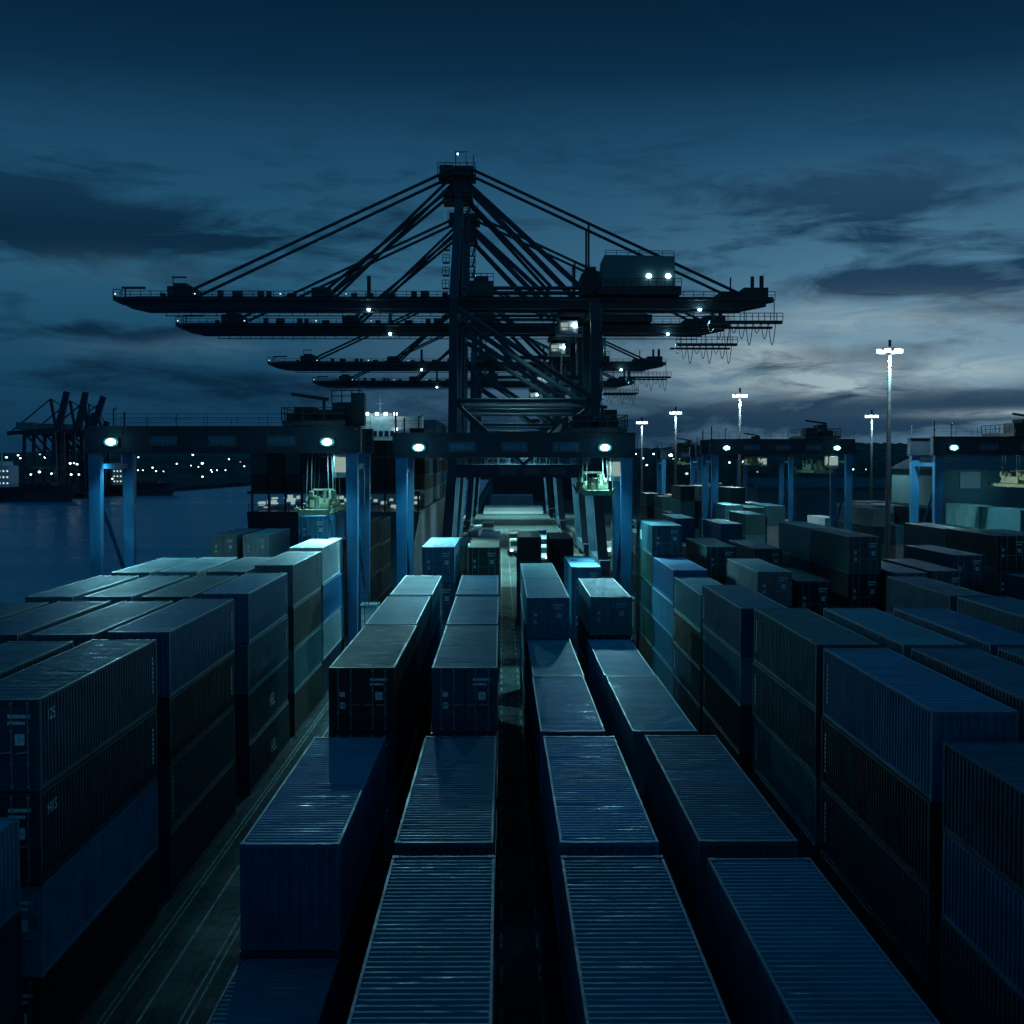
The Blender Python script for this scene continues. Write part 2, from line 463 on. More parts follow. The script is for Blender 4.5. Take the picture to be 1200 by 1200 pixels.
crow('c4', [(17.6, 8.05, ['navy', 'darknavy', 'darkteal']), (31.1, 8.05, ['navy', 'darknavy', 'darkbrown']),
            (47.6, 7.28, ['teal', 'darknavy', 'navy']), (60.0, 7.28, ['lightblue', 'navy', 'darknavy']),
            (76.0, 9.30, ['paleteal', 'darknavy', 'darkbrown', 'navy'], .4, True), (104, 8.75, ['lightblue', 'blue', 'navy'], .8, True),
            (138, 9.0, ['black', 'darknavy', 'darkbrown'], .4, True)])

GL = 'containers stacked in the left block'
def lrow(k, lst):
    x = -13.1-W40-(k*3.02)
    ph = 'left block row facing truck lane' if k == 0 else 'left block %s row from lane' % ORD[k]
    return [stack(x, e[0], e[1], e[2], ph, i, GL, doors=(e[-1] is True), detail=e[0] < 130) for i, e in enumerate(lst)]
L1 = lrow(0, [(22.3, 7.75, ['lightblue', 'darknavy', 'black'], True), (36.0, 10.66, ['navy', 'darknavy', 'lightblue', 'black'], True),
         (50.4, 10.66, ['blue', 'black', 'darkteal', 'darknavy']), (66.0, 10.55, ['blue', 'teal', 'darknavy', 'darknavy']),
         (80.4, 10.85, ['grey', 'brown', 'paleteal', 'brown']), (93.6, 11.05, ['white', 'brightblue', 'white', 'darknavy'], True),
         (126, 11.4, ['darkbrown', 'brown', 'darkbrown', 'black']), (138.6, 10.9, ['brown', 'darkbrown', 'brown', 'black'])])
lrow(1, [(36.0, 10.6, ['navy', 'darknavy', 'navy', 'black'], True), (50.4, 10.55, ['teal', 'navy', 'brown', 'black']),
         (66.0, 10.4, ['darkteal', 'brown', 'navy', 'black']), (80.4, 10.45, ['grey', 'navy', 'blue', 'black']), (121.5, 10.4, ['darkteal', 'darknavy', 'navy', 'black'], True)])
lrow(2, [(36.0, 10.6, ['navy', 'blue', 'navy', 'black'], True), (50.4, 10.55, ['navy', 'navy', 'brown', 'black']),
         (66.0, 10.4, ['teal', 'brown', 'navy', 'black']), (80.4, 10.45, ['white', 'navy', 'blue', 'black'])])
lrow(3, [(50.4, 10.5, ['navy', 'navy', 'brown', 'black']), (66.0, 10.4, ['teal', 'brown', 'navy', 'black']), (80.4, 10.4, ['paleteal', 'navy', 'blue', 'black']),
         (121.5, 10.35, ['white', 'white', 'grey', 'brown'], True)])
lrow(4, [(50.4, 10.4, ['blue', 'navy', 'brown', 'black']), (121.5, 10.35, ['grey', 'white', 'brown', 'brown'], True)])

GR = 'containers stacked in the right block'
def rstack(x, y, z, cols, row, slot, doors=False):
    ph = 'right block row facing centre' if row == 0 else 'right block %s row from centre' % ORD[row]
    return stack(x, y, z, cols, ph, slot, GR, doors, detail=y < 122)
X1 = 12.1
R1 = [rstack(X1, 22.4, 9.75, ['darknavy', 'blue', 'darknavy', 'black'], 0, 0), rstack(X1, 35.7, 10.36, ['blue', 'black', 'darknavy', 'black'], 0, 1),
      rstack(X1, 48.8, 10.36, ['darkteal', 'darknavy', 'teal', 'darknavy'], 0, 2), rstack(X1, 64.5, 9.95, ['navy', 'teal', 'darknavy', 'black'], 0, 3),
      rstack(X1, 77.5, 9.25, ['paleteal', 'brown', 'navy', 'darknavy'], 0, 4), rstack(X1, 90.0, 9.70, ['brightblue', 'lightblue', 'blue', 'navy'], 0, 5),
      rstack(X1, 102.6, 12.2, ['teal', 'green', 'darkteal', 'green', 'brown'], 0, 6, True)]
for x, y, z, cols, row, slot, d in [
    (15.45, 22.4, 9.8, ['navy', 'darknavy', 'blue', 'black'], 1, 0, False), (15.45, 35.7, 10.36, ['navy', 'blue', 'darknavy', 'black'], 1, 1, False),
    (15.45, 48.8, 10.36, ['teal', 'darkteal', 'darknavy', 'black'], 1, 2, False), (17.0, 105.6, 10.3, ['darkteal', 'darkbrown', 'brown', 'black'], 1, 3, True),
    (18.75, 35.7, 10.36, ['navy', 'navy', 'darknavy', 'black'], 2, 0, False), (18.75, 48.8, 10.36, ['blue', 'navy', 'darknavy', 'black'], 2, 1, False),
    (17.9, 89.2, 9.65, ['grey', 'darkbrown', 'navy', 'black'], 2, 2, True), (21.9, 48.8, 10.9, ['navy', 'darknavy', 'darkbrown', 'black'], 3, 0, False),
    (21.4, 92.0, 8.7, ['black', 'darkbrown', 'navy'], 3, 1, True), (21.9, 110.5, 9.8, ['darkteal', 'black', 'navy', 'brown'], 3, 2, True),
    (25.8, 73.2, 9.65, ['navy', 'darknavy', 'black', 'black'], 4, 0, False), (26.3, 96.6, 11.65, ['darkteal', 'black', 'darkbrown', 'black'], 4, 1, True),
    (26.3, 109.2, 11.65, ['grey', 'darkteal', 'black', 'black'], 4, 2, False), (29.2, 94.6, 9.1, ['teal', 'darkteal', 'black'], 5, 0, True)]:
    rstack(x, y, z, cols, row, slot, d)
mid = ['navy', 'darkteal', 'teal', 'darkbrown', 'brown', 'blue', 'darknavy', 'grey', 'black', 'green', 'white']
for row, x in enumerate((17.4, 20.6, 23.8)):
    y = 126.0
    for s in range(6):
        y += rnd.choice([12.9, 13.2, 26])
        if y > 196: break
        n = rnd.choice([2, 3, 3, 3, 4]); z = n*2.6+rnd.uniform(-.1, .3)
        stack(x, y, z, [rnd.choice(mid) for _ in range(n)], '%s row of far right block' % ORD[row], s, 'containers in the far right block', True, False)

GB = 'containers under the middle right gantry'
for x, y, z, cols, row, slot, d in [
    (32.0, 94.8, 9.2, ['darkteal', 'navy', 'black'], 0, 0, True), (31.0, 162, 10.6, ['darkteal', 'teal', 'darknavy', 'brown'], 0, 1, True),
    (30.8, 176, 11.3, ['paleteal', 'teal', 'white', 'teal'], 0, 2, True), (33.6, 175, 11.0, ['darkteal', 'paleteal', 'teal', 'brown'], 1, 0, True),
    (36.6, 176, 11.2, ['teal', 'grey', 'paleteal', 'navy'], 2, 0, True), (40.9, 105.2, 11.2, ['black', 'darkteal', 'black', 'black'], 3, 0, True),
    (35.5, 100, 10.0, ['navy', 'black', 'darknavy', 'black'], 1, 1, True), (38.0, 84, 8.9, ['darkteal', 'black', 'navy'], 2, 1, True),
    (44.0, 92.0, 8.8, ['navy', 'darkbrown', 'black'], 4, 0, True), (44.0, 105.5, 11.1, ['darkteal', 'black', 'navy', 'black'], 4, 1, True),
    (41.0, 118.0, 11.1, ['navy', 'black', 'navy', 'black'], 3, 1, True), (29.6, 79.0, 8.6, ['navy', 'black', 'darkbrown'], 5, 0, True),
    (33.4, 66.0, 8.9, ['blue', 'black', 'navy'], 5, 1, True)]:
    stack(x, y, z, cols, '%s row under middle right gantry' % ORD[row], slot, GB, d, detail=y < 110)
for row, x in enumerate((31.0, 34.2, 37.4, 40.6, 43.8)):
    y = 196.0
    for s in range(4):
        y += rnd.choice([12.8, 13.0, 25.6])
        n = rnd.choice([3, 4, 4, 5]); z = n*2.6
        stack(x, y, z, [rnd.choice(mid) for _ in range(n)], '%s row beyond middle right gantry' % ORD[row], s, GB, True, False)
GF = 'containers under the far right gantry'
for row, x in enumerate((54.2, 57.5, 61.0, 64.2)):
    for s, y in enumerate((150.0, 163.0, 186.0, 199.0, 214.0)):
        if row == 2 and s < 2: n, z, cols = 4, 11.6, [['teal', 'paleteal'][s % 2], 'darkteal', 'navy', 'black']
        elif row < 2 and s < 2: continue
        else:
            n = rnd.choice([3, 4, 4]); z = n*2.6; cols = [rnd.choice(mid) for _ in range(n)]
        stack(x, y, z, cols, '%s row under rightmost gantry' % ORD[row], s, GF, True, False)

# writing on a few left stacks
def text_mesh(body, size):
    cu = bpy.data.curves.new('stencil_text', 'FONT'); cu.body = body; cu.size = size; cu.extrude = .004
    o = bpy.data.objects.new('t', cu); COLL.objects.link(o)
    dg = bpy.context.evaluated_depsgraph_get(); dg.update()
    me = bpy.data.meshes.new_from_object(o.evaluated_get(dg))
    bpy.data.objects.remove(o); me.materials.clear(); me.materials.append(M['mark'])
    return me
def side_text(cont, body, size, yo, zo, s=1):
    if cont is None: return
    o = link('marking', text_mesh(body, size), cont)
    o.location = (s*(W40/2+.008), yo, zo); o.rotation_euler = (R(90), 0, R(90*s))
def dashes(cont, yo, s=1, n=7, z0=.5):
    if cont is None: return
    b = MB()
    for i in range(n):
        z = z0+i*.17
        b.box(s*(W40/2+.002) if s > 0 else -W40/2-.008, s*(W40/2+.008) if s > 0 else -W40/2-.002, yo, yo+.12, z, z+.11)
    b.build('code_marking', M['mark'], cont)
side_text(L1[1][0], '125', .46, .55, 1.88); side_text(L1[1][1], 'H15', .46, .55, 1.85)
side_text(L1[3][2], 'HSL', 1.0, 6.0, .8); side_text(L1[3][3], 'HSL', 1.0, 6.0, .8)
for st in (L1[1], L1[2], L1[3]):
    for c in st[:2]: dashes(c, 11.55, 1, 8, .7)
for st in R1[1:5]:
    for c in st[:3]: dashes(c, 11.5, -1, 9, .6)
dashes(L1[2][2], .3, 1, 10, .5)
b = MB(); b.box(-W40/2-.008, -W40/2-.002, 7.6, 9.2, .9, 1.75); b.build('marking', M['mark'], R1[6][0])

# ------------------------------------------------------------------ rubber tyred gantry cranes
def rtg(label, xl, xr, y0, y1, ztop, tx, sz, group, lit=True, power=1, spread_lit=True, gh=2.05, wl=1.0):
    t = empty('gantry_crane', ((xl+xr)/2, y0, 0)); tag(t, label, 'gantry crane', group)
    ox, oy = (xl+xr)/2, y0
    P = lambda x, y, z: (x-ox, y-oy, z)
    def bx(b, x0, x1, ya, yb, z0, z1): b.box(x0-ox, x1-ox, ya-oy, yb-oy, z0, z1)
    for x in (xl, xr):
        for y in (y0, y1):
            b = MB(); b.bar(P(x, y, 1.8), P(x, y, ztop-gh), .72*wl, .8*wl, 1.0*wl, .95*wl, up=(0, 1, 0))
            bx(b, x-.62*wl, x+.62*wl, y-.6*wl, y+.6*wl, ztop-gh-.12, ztop-gh-.02)
            b.build('leg', M['rtg'], t)
        b = MB(); bx(b, x-.45, x+.45, y0-1.9, y1+1.9, 1.05, 1.95); b.build('sill_beam', M['rtg'], t)
        for y in (y0-1.1, y0+1.1, y1-1.1, y1+1.1):
            b = MB(); b.tube(P(x-.32, y, .72), P(x+.32, y, .72), .72, 20)
            w = b.build('wheel', M['rubber'], t)
            b = MB(); b.tube(P(x-.34, y, .72), P(x+.34, y, .72), .36, 14); b.build('rim', M['panel'], w)
        b = MB(); b.bar(P(x, y0, ztop-gh-1.2), P(x, y1, ztop-gh-1.2), .3, .45); b.build('tie_beam', M['rtg'], t)
        b = MB(); b.tube(P(x, y0+.3, ztop-gh-3.2), P(x, y1-.2, 6.0), .19, 8); b.build('brace', M['rtg'], t)
    for k, y in enumerate((y0, y1)):
        b = MB(); bx(b, xl-.75, xr+.75, y-.55, y+.55, ztop-gh, ztop)
        bx(b, xl-.75, xr+.75, y-.68, y+.68, ztop-gh-.06, ztop-gh+.05); bx(b, xl-.75, xr+.75, y-.68, y+.68, ztop-.04, ztop+.05)
        n = 9
        for i in range(1, n):
            xx = xl+(xr-xl)*i/n; bx(b, xx-.05, xx+.05, y-.62, y+.62, ztop-gh+.05, ztop-.04)
        g = b.build('girder', M['rtgdark'], t)
        b = MB(); b.rail(P(xl-.6, y-.6, ztop+.05), P(xr+.6, y-.6, ztop+.05), 1.0, 2.4, .018); b.build('railing', M['dark'], g)
        if k == 0:
            for f in (.27, .5, .73):
                xx = xl+(xr-xl)*f; b = MB()
                bx(b, xx-1.15, xx+1.15, y-.66, y-.60, ztop-gh*.78, ztop-gh*.36)
                sp = b.build('sign_panel', M['sign'], g)
                b = MB()
                for q in range(5): bx(b, xx-.95+q*.4, xx-.68+q*.4, y-.675, y-.664, ztop-gh*.66, ztop-gh*.48)
                b.build('lettering', M['rtg'], sp)
    # trolley with machinery
    b = MB(); bx(b, tx-2.6, tx+2.6, y0-.9, y1+.9, ztop+.1, ztop+.5)
    for y in (y0, y1):
        for x in (tx-2, tx+2): b.tube(P(x, y-.2, ztop+.3), P(x, y+.2, ztop+.3), .28, 12)
    tr = b.build('trolley', M['dark'], t)
    b = MB(); bx(b, tx-1.9, tx-.3, y0+1, y0+4.2, ztop+.5, ztop+1.7); bx(b, tx+.2, tx+1.9, y0+.6, y0+3, ztop+.5, ztop+1.3)
    b.tube(P(tx-1.4, y0+5, ztop+1.1), P(tx+1.6, y0+5, ztop+1.1), .55, 14); bx(b, tx-2.3, tx-1.5, y0-.5, y0+.5, ztop+.5, ztop+1.1)
    bx(b, tx+1.0, tx+2.3, y0+5.8, y1+.3, ztop+.5, ztop+2.3); b.build('hoist_machinery', M['dark'], tr)
    b = MB()
    for a, c in (((tx-2.6, y0-.9), (tx+2.6, y0-.9)), ((tx-2.6, y1+.9), (tx+2.6, y1+.9)), ((tx-2.6, y0-.9), (tx-2.6, y1+.9)), ((tx+2.6, y0-.9), (tx+2.6, y1+.9))):
        b.rail(P(a[0], a[1], ztop+.5), P(c[0], c[1], ztop+.5), 1.05, 1.4, .035)
    b.build('trolley_railing', M['rail'], tr)
    b = MB(); b.tube(P(tx+.6, y0+1, ztop+.5), P(tx+.6, y0+1, ztop+2.5), .13); b.bar(P(tx+1, y0+1, ztop+2.3), P(tx-2.1, y0+1, ztop+2.75), .2, .26)
    b.build('service_jib', M['dark'], tr)
    # driver cab under the trolley
    cx = tx+2.1
    b = MB(); bx(b, cx-.75, cx+.75, y0+1.1, y0+3.3, ztop-4.2, ztop-2.2); bx(b, cx-.15, cx+.15, y0+1.6, y0+2.8, ztop-2.2, ztop+.1)
    cab = b.build('cab', M['panel'], tr)
    b = MB(); bx(b, cx-.62, cx+.62, y0+1.03, y0+1.09, ztop-3.75, ztop-2.5); bx(b, cx-.82, cx-.76, y0+1.3, y0+3, ztop-3.75, ztop-2.5); b.build('cab_window', M['cabglow'] if lit else M['glass'], cab)
    # ropes + spreader
    ym = (y0+y1)/2
    b = MB()
    for x in (tx-1.15, tx-.75, tx+.75, tx+1.15):
        for y in (ym-2.2, ym+2.2): b.tube(P(x, y, sz+1.3), P(x*.8+tx*.2, y, ztop), .035, 5)
    b.build('hoist_rope', M['rope'], tr)
    b = MB()
    for x in (tx-1.0, tx+1.0): bx(b, x-.16, x+.16, ym-5.9, ym+5.9, sz+.05, sz+.4)
    for y in (ym-5.95, ym-2.4, ym, ym+2.4, ym+5.95): bx(b, tx-1.2, tx+1.2, y-.2, y+.2, sz, sz+.45)
    for x in (tx-1.15, tx+1.15):
        for y in (ym-6.0, ym+6.0): bx(b, x-.1, x+.1, y-.1, y+.1, sz-.12, sz+.5)
    sp = b.build('spreader', M['spreader'], tr)
    b = MB(); bx(b, tx-1.1, tx+1.1, ym-2.6, ym+2.6, sz+.5, sz+.85)
    for y in (ym-2.2, ym+2.2):
        for x in (tx-.95, tx+.95): b.tube(P(x-.08, y, sz+1.1), P(x+.08, y, sz+1.1), .34, 12)
    for x in (-.7, 0, .7): bx(b, tx+x-.2, tx+x+.2, ym-1.6, ym+1.6, sz+.85, sz+1.25)
    for k in range(16):
        qx = rnd.uniform(-1.35, 1.2); qy = rnd.uniform(-5.6, 5.2); qz = sz+.45+rnd.uniform(0, 1.2); e = rnd.uniform(.12, .4)
        bx(b, tx+qx, tx+qx+e, ym+qy, ym+qy+e*1.6, qz-.3, qz+e)
    for y in (ym-2.6, ym+2.6):
        for x in (-1.05, 1.05): b.tube(P(tx+x, y, sz+.6), P(tx+x*.7, y*.6+ym*.4, sz+1.9), .07, 6)
    b.tube(P(tx-.9, ym, sz+1.95), P(tx+.9, ym, sz+1.95), .1, 6); b.tube(P(tx-.3, ym-3.8, sz+.5), P(tx-.3, ym-3.8, sz+1.5), .5, 12); b.tube(P(tx+.5, ym+3.4, sz+.5), P(tx+.5, ym+3.4, sz+1.3), .42, 12)
    b.build('head_block', M['spreader'], sp)
    b = MB()
    for x in (tx-1.18, tx+1.18):
        for y in (ym-6.05, ym+6.05): b.bar(P(x, y, sz+.1), P(x*1.0+(.28 if x > tx else -.28), y, sz+.75), .16)
    b.build('flipper', M['spreader'], sp)
    # flood lamps on the near girder
    for f, x in enumerate((xl+1.55, xr-1.95)):
        b = MB(); bx(b, x-.55, x+.55, y0-.95, y0-.7, ztop-gh*.62-.32, ztop-gh*.62+.35)
        fl = b.build('flood_lamp', M['dark'], t)
        b = MB(); b.sphere((0, 0, 0), .40, 14, 8); lg = b.build('lamp_halo_disc', M['lamphalo'], fl); lg.location = P(x, y0-.95, ztop-gh*.62+.01); lg.scale = (1.5, .25, .95)  # glowing disc added behind the lamp glass, imitates its teal halo
        b = MB(); b.sphere((0, 0, 0), .40, 14, 8); lg = b.build('lamp_glass', M['lamp'], fl); lg.location = P(x, y0-1.03, ztop-gh*.62+.01); lg.scale = (.95, .3, .6)
        if lit:
            spot('flood_light', fl, P(x, y0-1.25, ztop-gh*.62-.1), P(x+(1.5 if f == 0 else -1.5), y0-15.5, 0), 25000*power, R(120), 1.0, .3)
            point_light(fl, P(x, y0-2.0, ztop-gh*.62+.2), 24*power)
            spot('flood_light', fl, P(x, y0+1.2, ztop-gh-.3), P(x, y0+5, 0), 3000*power, R(150), 1.0, .3)
    # access ladder, cabinet and mast on the right hand legs
    b = MB()
    for x in (-.22, .22): b.bar(P(xr+.75+x, y0, 2), P(xr+.75+x, y0, ztop-.3), .06)
    for i in range(int((ztop-3)/.6)): b.bar(P(xr+.53, y0, 2.3+i*.6), P(xr+.97, y0, 2.3+i*.6), .04)
    b.build('ladder', M['rail'], t)
    b = MB(); bx(b, xr-.1, xr+1.3, y1-2.6, y1-.7, 1.96, 4.6); bx(b, xr-.2, xr+1.4, y1-2.7, y1-.6, 4.6, 4.7)
    cb = b.build('electrical_cabinet', M['white'], t)
    b = MB(); b.rail(P(xr-.2, y1-2.7, 4.7), P(xr+1.4, y1-2.7, 4.7), 1.0, .8, .03); b.build('cabinet_railing', M['rail'], cb)
    b = MB(); b.tube(P(xl+1.5, y0, ztop), P(xl+1.5, y0, ztop+1.5), .06); b.tube(P(xl+1.5, y0, ztop+1.3), P(xl+1.8, y0, ztop+1.6), .05); b.build('antenna', M['dark'], t)
    b = MB(); b.tube(P(xl-.5, y0, ztop), P(xl-.5, y0, ztop+1.9), .08); b.build('antenna', M['dark'], t)
    b = MB(); b.tube(P(xl-.4, y1, ztop), P(xl-.4, y1, ztop+1.6), .08); b.build('antenna', M['dark'], t)
    return t

GG = 'blue rubber tyred gantry cranes across the yard'
left_rtg = rtg('blue gantry crane on the left lowering a container beside the water', -33.5, -12.35, 106, 115.5, 20.2, -15.4, 12.95, GG, power=1.0)
# tall machinery house on the right end of the left gantry
cx = 10.57
b = MB(); b.box(cx-1.7, cx+.4, .3, 3.2, 20.3, 22.2); b.box(cx-.1, cx+1.0, 0, 1.4, 20.3, 23.0); b.rail((cx-1.7, .2, 22.2), (cx+.8, .2, 22.2), 1.0, .8, .04); b.tube((cx+.5, .7, 23), (cx+.5, .7, 24.3), .05)
b.build('drive_house', M['dark'], left_rtg)
centre_rtg = rtg('blue gantry crane spanning the four centre rows with empty spreader', -8.75, 10.9, 112, 120.5, 19.8, 8.3, 14.4, GG, power=1.1)
rtg('middle right gantry crane with lit yellow spreader', 30.8, 50.2, 185, 193.5, 20.5, 46.2, 15.6, GG, power=.4)
rtg('rightmost gantry crane cut off by the picture edge', 51.2, 72.5, 150, 158.5, 20.2, 62.4, 14.2, GG, power=.25)
rtg('distant gantry crane seen through the middle right gantry', 41.4, 60.6, 268, 277, 20.4, 53, 16.5, GG, power=.35)
rtg('farthest gantry crane left of the middle right gantry', 38.6, 58.2, 305, 314, 20.0, 44, 16.5, GG, lit=False)

container(-16.62, 104.5, 10.3, 2.59, 'blue', 'blue container hanging from the yellow spreader of the left gantry', None, True, True).pop('group', None)

# ------------------------------------------------------------------ ship to shore cranes
def sts():
    t = empty('quay_crane', (0, 0, 0))
    S = M['sts']; YF = 9.0
    lamps = []
    for s in (-1, 1):
        y = s*YF
        b = MB(); b.bar((-8.4, y, 1.6), (-7.25, y, 16), 1.5, 1.35, 1.35, 1.3, up=(0, 1, 0)); b.bar((-7.25, y, 15.9), (-7.0, y, 41), 1.35, 1.3, 1.2, 1.2, up=(0, 1, 0)); b.build('leg', S, t)
        b = MB(); b.bar((15.0, y, 1.6), (13.75, y, 16), 1.5, 1.35, 1.35, 1.3, up=(0, 1, 0)); b.bar((13.75, y, 15.9), (13.6, y, 41), 1.35, 1.3, 1.25, 1.2, up=(0, 1, 0)); b.build('leg', S, t)
        b = MB(); b.box(-6.9, 13.3, y-.6, y+.6, 15.0, 16.8)
        b.box(-6.9, 13.3, y-.7, y+.7, 14.95, 15.05); b.box(-6.9, 13.3, y-.7, y+.7, 16.75, 16.85); b.rail((-6.5, y-.6, 16.85), (13, y-.6, 16.85), 1.1, 1.8, .04)
        pb = b.build('portal_beam', S, t)
        for x in (1.0, 4.4, 8.2):
            b = MB(); b.box(x-1.2, x+1.2, y-.66, y-.61, 15.4, 16.4); b.build('sign_panel', M['sign'], pb)
        b = MB(); b.tube((-7.0, y, 26.2), (13.6, y, 26.2), .38, 10); b.build('cross_beam', S, t)
        for p in ((-6.9, y, 26.0), (13.5, y, 26.0)):
            b = MB(); b.tube(p, (3.2, y, 16.9), .3, 10); b.build('knee_brace', S, t)
        b = MB(); b.tube((-6.4, y, 39.6), (13.3, y, 26.6), .44, 10); b.build('diagonal_brace', S, t)
        b = MB(); b.bar((-7.0, y, 40.8), (-6.4, s*1.5, 58.5), 1.35, 1.2, 1.1, 1.0, up=(0, 1, 0)); b.build('mast_leg', S, t)
        b = MB(); b.bar((-5.9, s*1.4, 60.0), (11.4, s*7, 43.2), .68, .75); b.build('back_leg', S, t)
        b = MB(); b.tube((-5.5, s*1.2, 57.3), (7.4, s*3.2, 43.6), .27, 8); b.build('back_brace', S, t)
        for a, c in (((-7.4, s*2.4, 61.3), (-47.4, s*2.9, 42.7)), ((-7.2, s*2.0, 58.8), (-27.2, s*2.9, 42.5)), ((-7.3, s*2.2, 60.3), (-26.0, s*2.5, 42.4))):
            b = MB(); b.tube(a, c, .25, 7); b.build('fore_stay', M['dark'], t)
        b = MB(); b.tube((-4.6, s*2.4, 61.3), (36.2, s*2.9, 42.5), .24, 7); b.build('back_stay', M['dark'], t)
        b = MB(); b.tube((13.1, s*2.9, 42), (13.1, s*2.8, 53.3), .16, 7); b.build('stay_post', M['dark'], t)
    for x in (-8.4, 15.0):
        b = MB(); b.box(x-.75, x+.75, -12, 12, 1.5, 2.9); b.build('sill_beam', S, t)
        for y in (-10.2, -7.6, 7.6, 10.2):
            b = MB(); b.box(x-.55, x+.55, y-1.15, y+1.15, .55, 1.5)
            bo = b.build('bogie', M['dark'], t)
            b = MB()
            for q in (-.7, .7): b.tube((x-.22, y+q, .42), (x+.22, y+q, .42), .4, 14)
            b.build('wheel', M['steelrail'], bo)
    for x in (-7.1, 13.65):
        b = MB(); b.box(x-.5, x+.5, -8.4, 8.4, 15.2, 16.6); b.box(x-.55, x+.55, -8.4, 8.4, 39.4, 41.2); b.build('tie_beam', S, t)
    b = MB(); b.tube((-6.2, -3, 43.4), (12, -3, 43.4), .28, 8); b.tube((-6.2, 3, 43.4), (12, 3, 43.4), .28, 8); b.build('top_chord', S, t)
    # mast head with platforms
    b = MB(); b.box(-7.5, -5.2, -2.4, 2.4, 57.2, 61.8); b.box(-9.6, -4.0, -3.1, 3.1, 60.2, 60.45); b.box(-8.9, -4.3, -2.8, 2.8, 56.6, 56.8)
    b.box(-9.4, -7.5, -2, 2, 60.4, 62.0); b.box(-5.2, -4.3, -2, 2, 60.4, 61.9); b.box(-8.8, -7.4, -1.8, 1.8, 56.8, 58.2); b.box(-5.3, -4.5, -1.8, 1.8, 56.8, 58)
    hd = b.build('mast_head', M['dark'], t)
    b = MB(); b.rail((-9.6, -3.1, 60.45), (-4, -3.1, 60.45), 1.6, 1, .05); b.rail((-9.6, 3.1, 60.45), (-4, 3.1, 60.45), 1.6, 1, .05); b.rail((-4, -3.1, 60.45), (-4, 3.1, 60.45), 1.6, 1, .05)
    b.rail((-8.9, -2.8, 56.8), (-4.3, -2.8, 56.8), 1.2, 1, .05)
    b.tube((-7.0, 0, 61.8), (-7.0, 0, 64.6), .07); b.bar((-7.0, 0, 64.4), (-5.2, 0, 64.4), .12); b.tube((-4.3, 0, 61.8), (-4.3, 0, 63.9), .07); b.tube((-5.4, 0, 61.8), (-5.4, 0, 64.0), .05)
    b.build('head_railing', M['rail'], hd)
    b = MB(); b.cbox((-6.6, -2.5, 63.5), (.22, .22, .22)); b.build('signal_lamp', M['lampfar'], hd)
    # mast ladder with landings
    b = MB()
    for i, z in enumerate(range(42, 57, 2)):
        yy = -8.0+(z-42)/15*6.4
        b.box(-5.9, -4.7, yy-.7, yy+.7, z, z+.1); b.rail((-4.75, yy-.7, z+.1), (-4.75, yy+.7, z+.1), 1.1, .7, .05); b.rail((-5.9, yy-.7, z+.1), (-4.7, yy-.7, z+.1), 1.1, .6, .05)
        if z < 49: b.box(-8.7, -7.7, yy-.7, yy+.7, z+.6, z+.7); b.rail((-8.7, yy-.7, z+.7), (-7.7, yy-.7, z+.7), 1.1, .5, .05)
        if z < 55: b.bar((-5.2, yy, z), (-4.8, yy+.85, z+2), .1, .4)
    b.build('mast_stair', M['rail'], t)
    # boom over the water
    b = MB()
    for y in (-2.7, 2.7):
        b.box(-54.5, -6.6, y-.55, y+.55, 40.3, 42.1)
        b.hexa([(-57.2, y-.5, 40.9), (-54.5, y-.55, 40.3), (-54.5, y+.55, 40.3), (-57.2, y+.5, 40.9)], [(-57.2, y-.5, 42.0), (-54.5, y-.55, 42.1), (-54.5, y+.55, 42.1), (-57.2, y+.5, 42.0)])
        b.hexa([(-58.4, y-.4, 41.5), (-57.2, y-.5, 40.9), (-57.2, y+.5, 40.9), (-58.4, y+.4, 41.5)], [(-58.4, y-.4, 42.2), (-57.2, y-.5, 42.0), (-57.2, y+.5, 42.0), (-58.4, y+.4, 42.2)])
        b.box(-52, -6.6, y-.08, y+.08, 39.75, 39.9)
        for k in range(24): b.box(-52+k*1.95, -51.9+k*1.95, y-.06, y+.06, 39.9, 40.3)
    for k in range(9): b.box(-54+k*5.8, -53.4+k*5.8, -2.2, 2.2, 40.7, 41.7)
    bm = b.build('boom', S, t)
    b = MB(); b.box(-57, -6.6, -4.3, -3.3, 41.5, 41.6); b.rail((-57, -4.25, 41.6), (-6.6, -4.25, 41.6), 1.15, 1.5, .045); b.rail((-57, 4.25, 41.6), (-6.6, 4.25, 41.6), 1.15, 1.5, .045)
    b.box(-57, -53.5, -3.5, -2.9, 43.2, 43.5); b.box(-56.6, -56.4, -3.3, -3.1, 42, 43.3)
    b.rail((-58.3, -3.3, 41.9), (-57, -3.3, 41.9), 1.2, .8, .06)
    for k in range(16):
        x = -52+k*2.9+rnd.uniform(-1, 1); b.box(x, x+rnd.uniform(.5, 1.4), -3.6, -2.6, 42.1, 42.4+rnd.uniform(.1, .7))
    b.build('walkway', M['rail'], bm)
    b = MB(); b.box(-50.2, -46.6, -3.4, 3.4, 41.9, 43.6); b.box(-49.4, -47.4, -3.0, 3, 43.6, 44.1); b.box(-49.6, -47.4, -2.9, -2.6, 44.9, 45.1); b.box(-49.5, -49.4, -2.9, -2.7, 44, 45)
    b.build('sheave_block', M['dark'], bm)
    b = MB(); b.box(-28.6, -25.8, -3.3, 3.3, 41.9, 43.4); b.tube((-28, -3.4, 43), (-26.4, -3.4, 43), .5, 10); b.build('sheave_block', M['dark'], bm)
    b = MB(); b.tube((-20, -2.8, 42), (-20, -2.8, 45.2), .3, 8); b.build('vent_pipe', M['dark'], bm)
    b = MB()
